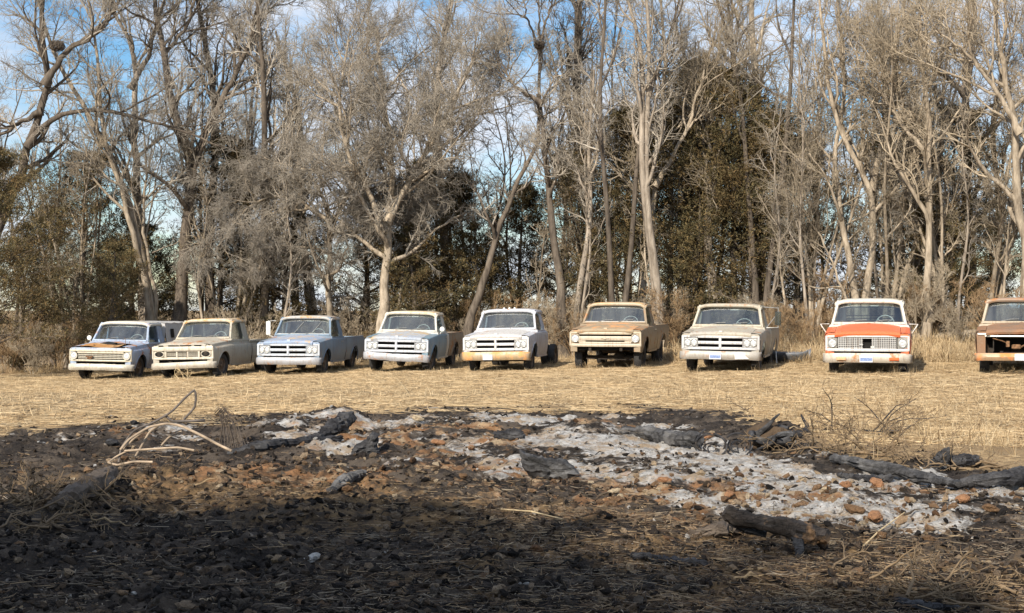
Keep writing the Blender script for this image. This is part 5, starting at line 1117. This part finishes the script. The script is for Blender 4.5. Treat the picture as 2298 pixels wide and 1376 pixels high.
# brush pile of twigs at the right
def brush(px, py, label, n, L, sd, mats, spread=.4, cat='brush pile', nm='brush_pile'):
    g = on_ground(px, py); r = np.random.default_rng(sd); a = r.random(n)*6.28; st = []
    P = np.zeros((n, 7, 3)); P[:, 0, 0] = r.normal(size=n)*spread; P[:, 0, 1] = r.normal(size=n)*spread*.6; D = np.stack([np.cos(a), np.sin(a)*.6, .15+.75*r.random(n)**1.5], 1); ln = L*(.4+.7*r.random(n))
    for j in range(1, 7): D = D+r.normal(size=D.shape)*.22; D[:, 2] -= .05; D /= np.linalg.norm(D, axis=1, keepdims=True); P[:, j] = P[:, j-1]+D*(ln/6)[:, None]
    P[:, :, 2] = np.maximum(P[:, :, 2], .01); Rr = (.006+.008*r.random(n))[:, None]*(1-np.linspace(0, .8, 7)[None]); l2 = spawn(P, Rr, 4, .3, .95, .7, L*.35, 5, .25, 0, .7, .003, r); l3 = spawn(*l2, 3, .3, .95, .7, L*.15, 4, .25, 0, .8, .0025, r)
    root = empty(nm, g); tag(root, label, cat)
    link('branches', npmesh('branches', *tubes(P, Rr, 5), True), mats[0], root)['kind'] = 'stuff'; link('twigs', npmesh('twigs', *merge([tubes(*l2, 4), tubes(*l3, 3)])), mats[1], root)['kind'] = 'stuff'; return root
M_tw2 = flat('dead_twig', (.20, .14, .08), .85, 0, .35, 12)
brush(1950, 975, 'open heap of dark dead twigs standing on the grass at right', 22, .85, 61, (M_charl, M_tw2), .28)
brush(1900, 1015, 'flattened heap of tan sticks at the foot of the twig heap', 30, .7, 62, (M_tw2, M_straw_b) if 'M_straw_b' in globals() else (M_tw2, M_tw2), .4)
brush(2130, 1052, 'heap of tan sticks behind the right hand logs', 22, .5, 63, (M_tw2, M_tw2), .3)
brush(40, 1130, 'wisps of dead weed stems at the far left of the pit', 26, .5, 64, (M_tw2, M_tw2), .3)
brush(120, 1180, 'low tangle of dead stems in front of the scorched log', 16, .4, 66, (M_tw2, M_tw2), .3)
brush(2140, 1340, 'tangle of dead stems low in the right corner', 26, .38, 65, (M_tw2, M_tw2), .35)
brush(1640, 925, 'few thin dead twigs on the field behind the pit', 5, .4, 67, (M_charl, M_tw2), .3)
# single long stalks
M_stalk = flat('pale_stalk', (.62, .47, .26), .7, 0, .25, 10)
for (a, b_, h0, h1, r_, lab) in (((1912, 1258), (2030, 1185), .02, .1, .006, 'pale stalk sloping up over the ash at the lower right'), ((1125, 1152), (1265, 1178), .02, .03, .006, 'long pale stalk lying on the char below the black chunk'),
        ((2090, 1000), (2298, 985), .03, .14, .006, 'long pale stalk lying over the grass at the right edge'), ((1010, 912), (1190, 925), .02, .03, .006, 'thin pale stick lying on the grey rim of the pit'), ((890, 868), (925, 898), .2, .02, .005, 'slanted straw stalk behind the pit near the pale stone')):
    A_, B_ = on_ground(*a)+Vector((0, 0, h0)), on_ground(*b_)+Vector((0, 0, h1)); mid = (A_+B_)/2+Vector((0, 0, .02)); o = MB().tube([Vector(), mid-A_, B_-A_], [r_, r_*.9, r_*.6], 6).build('stalk', M_stalk); o.location = A_; tag(o, lab, 'stalk')
# bundle of grey wires fanned on the mound
g = on_ground(505, 1005); wb_ = empty('wire_bundle', g); tag(wb_, 'fan of thin grey wires draped over the mound beside the rods', 'wire bundle')
for q in range(26):
    t = q/25; top = Vector((-.10+.09*t+.02*r3.normal(), .15, .40+.02*r3.normal())); bot = Vector((.02+.34*t-.08+.02*r3.normal(), -.1+.05*r3.normal(), .0)); md = (top+bot)/2+Vector((.03, -.05, .05+.02*r3.normal()))
    MB().tube([top+Vector((-.06, .05, -.06)), top, md, bot], .0035, 4).build('wire', M_wire if 'M_wire' in globals() else M_wood, wb_)
# stones and single clods
M_stone = crumb_mat('pale_stone', (.60, .48, .32), (.60, .48, .32), (.60, .48, .32)); M_orange = crumb_mat('burnt_orange_clay', (.40, .21, .11), (.40, .21, .11), (.40, .21, .11)); M_wst = crumb_mat('white_stone', (.66, .63, .57), (.66, .63, .57), (.66, .63, .57)); M_bst = crumb_mat('brown_clod', (.20, .12, .065), (.20, .12, .065), (.20, .12, .065))
for i, (px, py, s, mt, nm, lab) in enumerate([(937, 944, .20, M_stone, 'stone', 'smooth cream stone on the back rim of the pit'), (1965, 1172, .20, M_orange, 'clay_clod', 'bright orange clay clod on the ash, largest of its kind'), (2222, 1150, .16, M_bst, 'clod', 'round brown clod near the right edge of the ash'),
        (700, 1262, .13, M_wst, 'stone', 'flat white stone on dark char left of centre'), (300, 1340, .06, M_wst, 'stone', 'small white stone low at the left'), (1378, 1108, .12, M_stone, 'wood_scrap', 'tan curled scrap left of the orange patch'), (1392, 1120, .10, M_stone, 'stone', 'tan stone next to the curled scrap'), (1490, 1082, .13, M_orange, 'clay_clod', 'orange clod on ash right of the big slate chunk'),
        (1850, 1108, .10, M_stone, 'clod', 'small round tan clod in the middle of the ash'), (1915, 1150, .17, M_bst, 'clod', 'brown clod behind the bright orange one'), (1898, 1095, .17, M_orange, 'clay_clod', 'rusty orange clod under the straight black bar'), (1968, 1090, .18, M_orange, 'clay_clod', 'peaked orange clod right of the straight black bar'),
        (2160, 1128, .18, M_orange, 'clay_clod', 'low orange clod below the right hand logs'), (1635, 1120, .14, M_orange, 'clay_clod', 'orange clod above the end of the propped timber'), (1975, 1215, .14, M_bst, 'clod', 'brown clod at the front edge of the ash'), (2085, 1215, .12, M_bst, 'clod', 'dark brown clod under the leaning stalk tip'),
        (1058, 1010, .14, M_orange, 'clay_clod', 'orange clod amid the orange soil strip'), (985, 1000, .15, M_orange, 'clay_clod', 'dull orange clod left in the orange soil strip'), (1040, 1075, .16, M_bst, 'clod', 'brown clod left of the big slate chunk'), (1420, 965, .16, M_bst, 'clod', 'brown clod left end of the ashy sunk log'), (1180, 975, .18, M_bst, 'clod', 'brown clod beside the black chunk at the ash top'),
        (1750, 990, .15, M_stone, 'stone', 'tan stone lodged in the root heap'), (1590, 985, .16, M_orange, 'clay_clod', 'orange clod inside the wire coils'), (1862, 1018, .10, M_wst, 'stone', 'white pebble left of the long ashy log'), (160, 1345, .05, M_wst, 'stone', 'white pebble in the lower left corner'), (300, 955, .17, M_charl, 'charcoal_lump', 'black charcoal lump at the left rim behind the rods'), (250, 1000, .2, M_charl, 'charcoal_lump', 'black charcoal lump left of the bent rods')]):
    o = link(nm, lump(nm, 200+i, 3, .4), mt); g = on_ground(px, py); o.location = g+Vector((0, 0, s*.15)); s *= .82; o.scale = (s*(1+.25*math.sin(i*3)), s*.85, s*.62); o.rotation_euler = (.2*math.sin(i), .2*math.cos(i*2), i*1.3); tag(o, lab, 'stone' if nm == 'stone' else ('scrap' if nm == 'wood_scrap' else 'clod'))
# junk between the trucks: a crumpled trough with brush on it, logs stacked at the wood's edge
g = on_ground(1772, 815); g.y += 0; tr = empty('metal_trough', g, R(-20)); tag(tr, 'dented grey metal trough lying between the putty and orange trucks', 'trough')
mb = MB(); mb.grid(lambda u, v: ((2*u-1)*.55, -.28+.05*math.sin(u*9)+.56*v, .05+.26*abs(2*v-1)**1.5+.1*abs(2*u-1)**6), 14, 8); mb.build('basin', flat('galvanised_steel', (.22, .24, .27), .5, .5, .4, 7), tr, noise_amp=.03).modifiers.new('t', 'SOLIDIFY').thickness = .01
mb = MB(); mb.tube([(-.6, -.35, 0), (-.52, -.3, .32)], .016, 6); mb.tube([(-.3, -.35, 0), (-.33, -.3, .32)], .016, 6); mb.build('leg', M_visor, tr)
brush(1760, 795, 'tan brush heaped on the metal trough', 40, .75, 71, (M_tw2, M_tw2), .3)
for i, (px, d, dz_, L, rr) in enumerate([(2105, 47, .16, 1.3, .14), (2060, 46.2, .12, 1.0, .10), (2150, 46, .14, 1.2, .12), (2090, 46, .10, .9, .09), (2200, 46.5, .14, 1.1, .13)]):
    x = (px-W0)/F*d; mb = MB(); a = .5*math.sin(i*2.3); mb.tube([(-L/2*math.cos(a), -L/2*math.sin(a), 0), (0, 0, .03), (L/2*math.cos(a), L/2*math.sin(a), .02)], [rr, rr*.95, rr*.85], 12)
    o = mb.build('cut_log', M_bark_tan, None, 40); o.location = (x, d, g1(x, d)+dz_); tag(o, None, 'log', 'cut logs lying at the edge of the wood'); o['label'] = ('pale cut log nearest the sunlit stump', 'small cut log close behind the orange truck', 'pale cut log left of the brown truck', 'thinnest cut log in front of the others by the wood', 'cut log nearest the brown truck cab')[i]
x = (2080-W0)/F*45.6; s_ = MB().tube([(0, 0, -.1), (0, 0, .4), (.03, 0, .62)], [.17, .15, .14], 14).build('tree_stump', M_bark_tan); s_.location = (x, 45.6, g1(x, 45.6)); tag(s_, 'short sunlit stump between the orange and brown trucks', 'stump')
# nests high in the trees
for px, py, d, lab in ((128, 103, 47.3, 'dark squirrel nest high in the left trees'), (1210, 100, 49.9, 'dark nest on the broken top of the knobbly tree')):
    g = WP(px, py, d); r = np.random.default_rng(px); n = 260; a = r.normal(size=(n, 3)); a /= np.linalg.norm(a, axis=1, keepdims=True); c0 = a*np.array([.26, .26, .17])*(.5+.5*r.random((n, 1))); dd = np.cross(a, r.normal(size=(n, 3))); dd /= np.linalg.norm(dd, axis=1, keepdims=True)
    if px > 1000: c0 *= .7
    P = np.stack([c0-dd*.11, c0+a*.01, c0+dd*.11], 1); o = link('nest', npmesh('nest', *tubes(P, np.full((n, 3), .008), 3)), M_bark_dark); o.location = g; tag(o, lab, 'nest')
# dead stalks in front of the cream truck
brush(408, 853, 'dry stalks leaning against the cream truck bumper', 9, .55, 81, (M_stalk, M_stalk), .2, 'weeds', 'dry_weeds')
# ---------------------------------------------------------------- labels of the trees, by where they stand
ZN = [(-60, 'left of the picture edge'), (110, 'at the far left edge'), (230, 'left of the blue hoodless truck'), (345, 'behind the blue hoodless truck'), (500, 'behind the cream truck'), (620, 'between cream and faded blue trucks'), (770, 'behind the faded blue truck'), (850, 'between the two blue trucks'), (1000, 'behind the white roofed blue truck'),
      (1090, 'behind the left of the white cab truck'), (1230, 'behind the white cab truck'), (1310, 'between white cab and tan trucks'), (1460, 'behind the tan truck'), (1545, 'between tan and putty trucks'), (1710, 'behind the putty truck'), (1830, 'between putty and orange trucks'), (2040, 'behind the orange truck'), (2130, 'just right of the orange truck'), (2215, 'left of the brown truck'), (9999, 'behind the brown truck')]
from collections import defaultdict
byk = defaultdict(list)
for e, px, kp in TREES:
    if px < -5000: e['label'] = kp+', casting shade on the near ground'; continue
    byk[(kp, next(z for lim, z in ZN if px < lim))].append((px, e))
ORD = ['leftmost', 'second', 'third', 'fourth', 'fifth', 'sixth', 'seventh']
for (kp, z), L_ in byk.items():
    L_.sort(key=lambda q: q[0])
    for i, (_, e) in enumerate(L_):
        e['label'] = f'{kp} {z}' if len(L_) == 1 else (f'{ORD[i]} {kp} {z}' if len(L_) > 2 else f'{("left", "right")[i]} hand {kp} {z}')
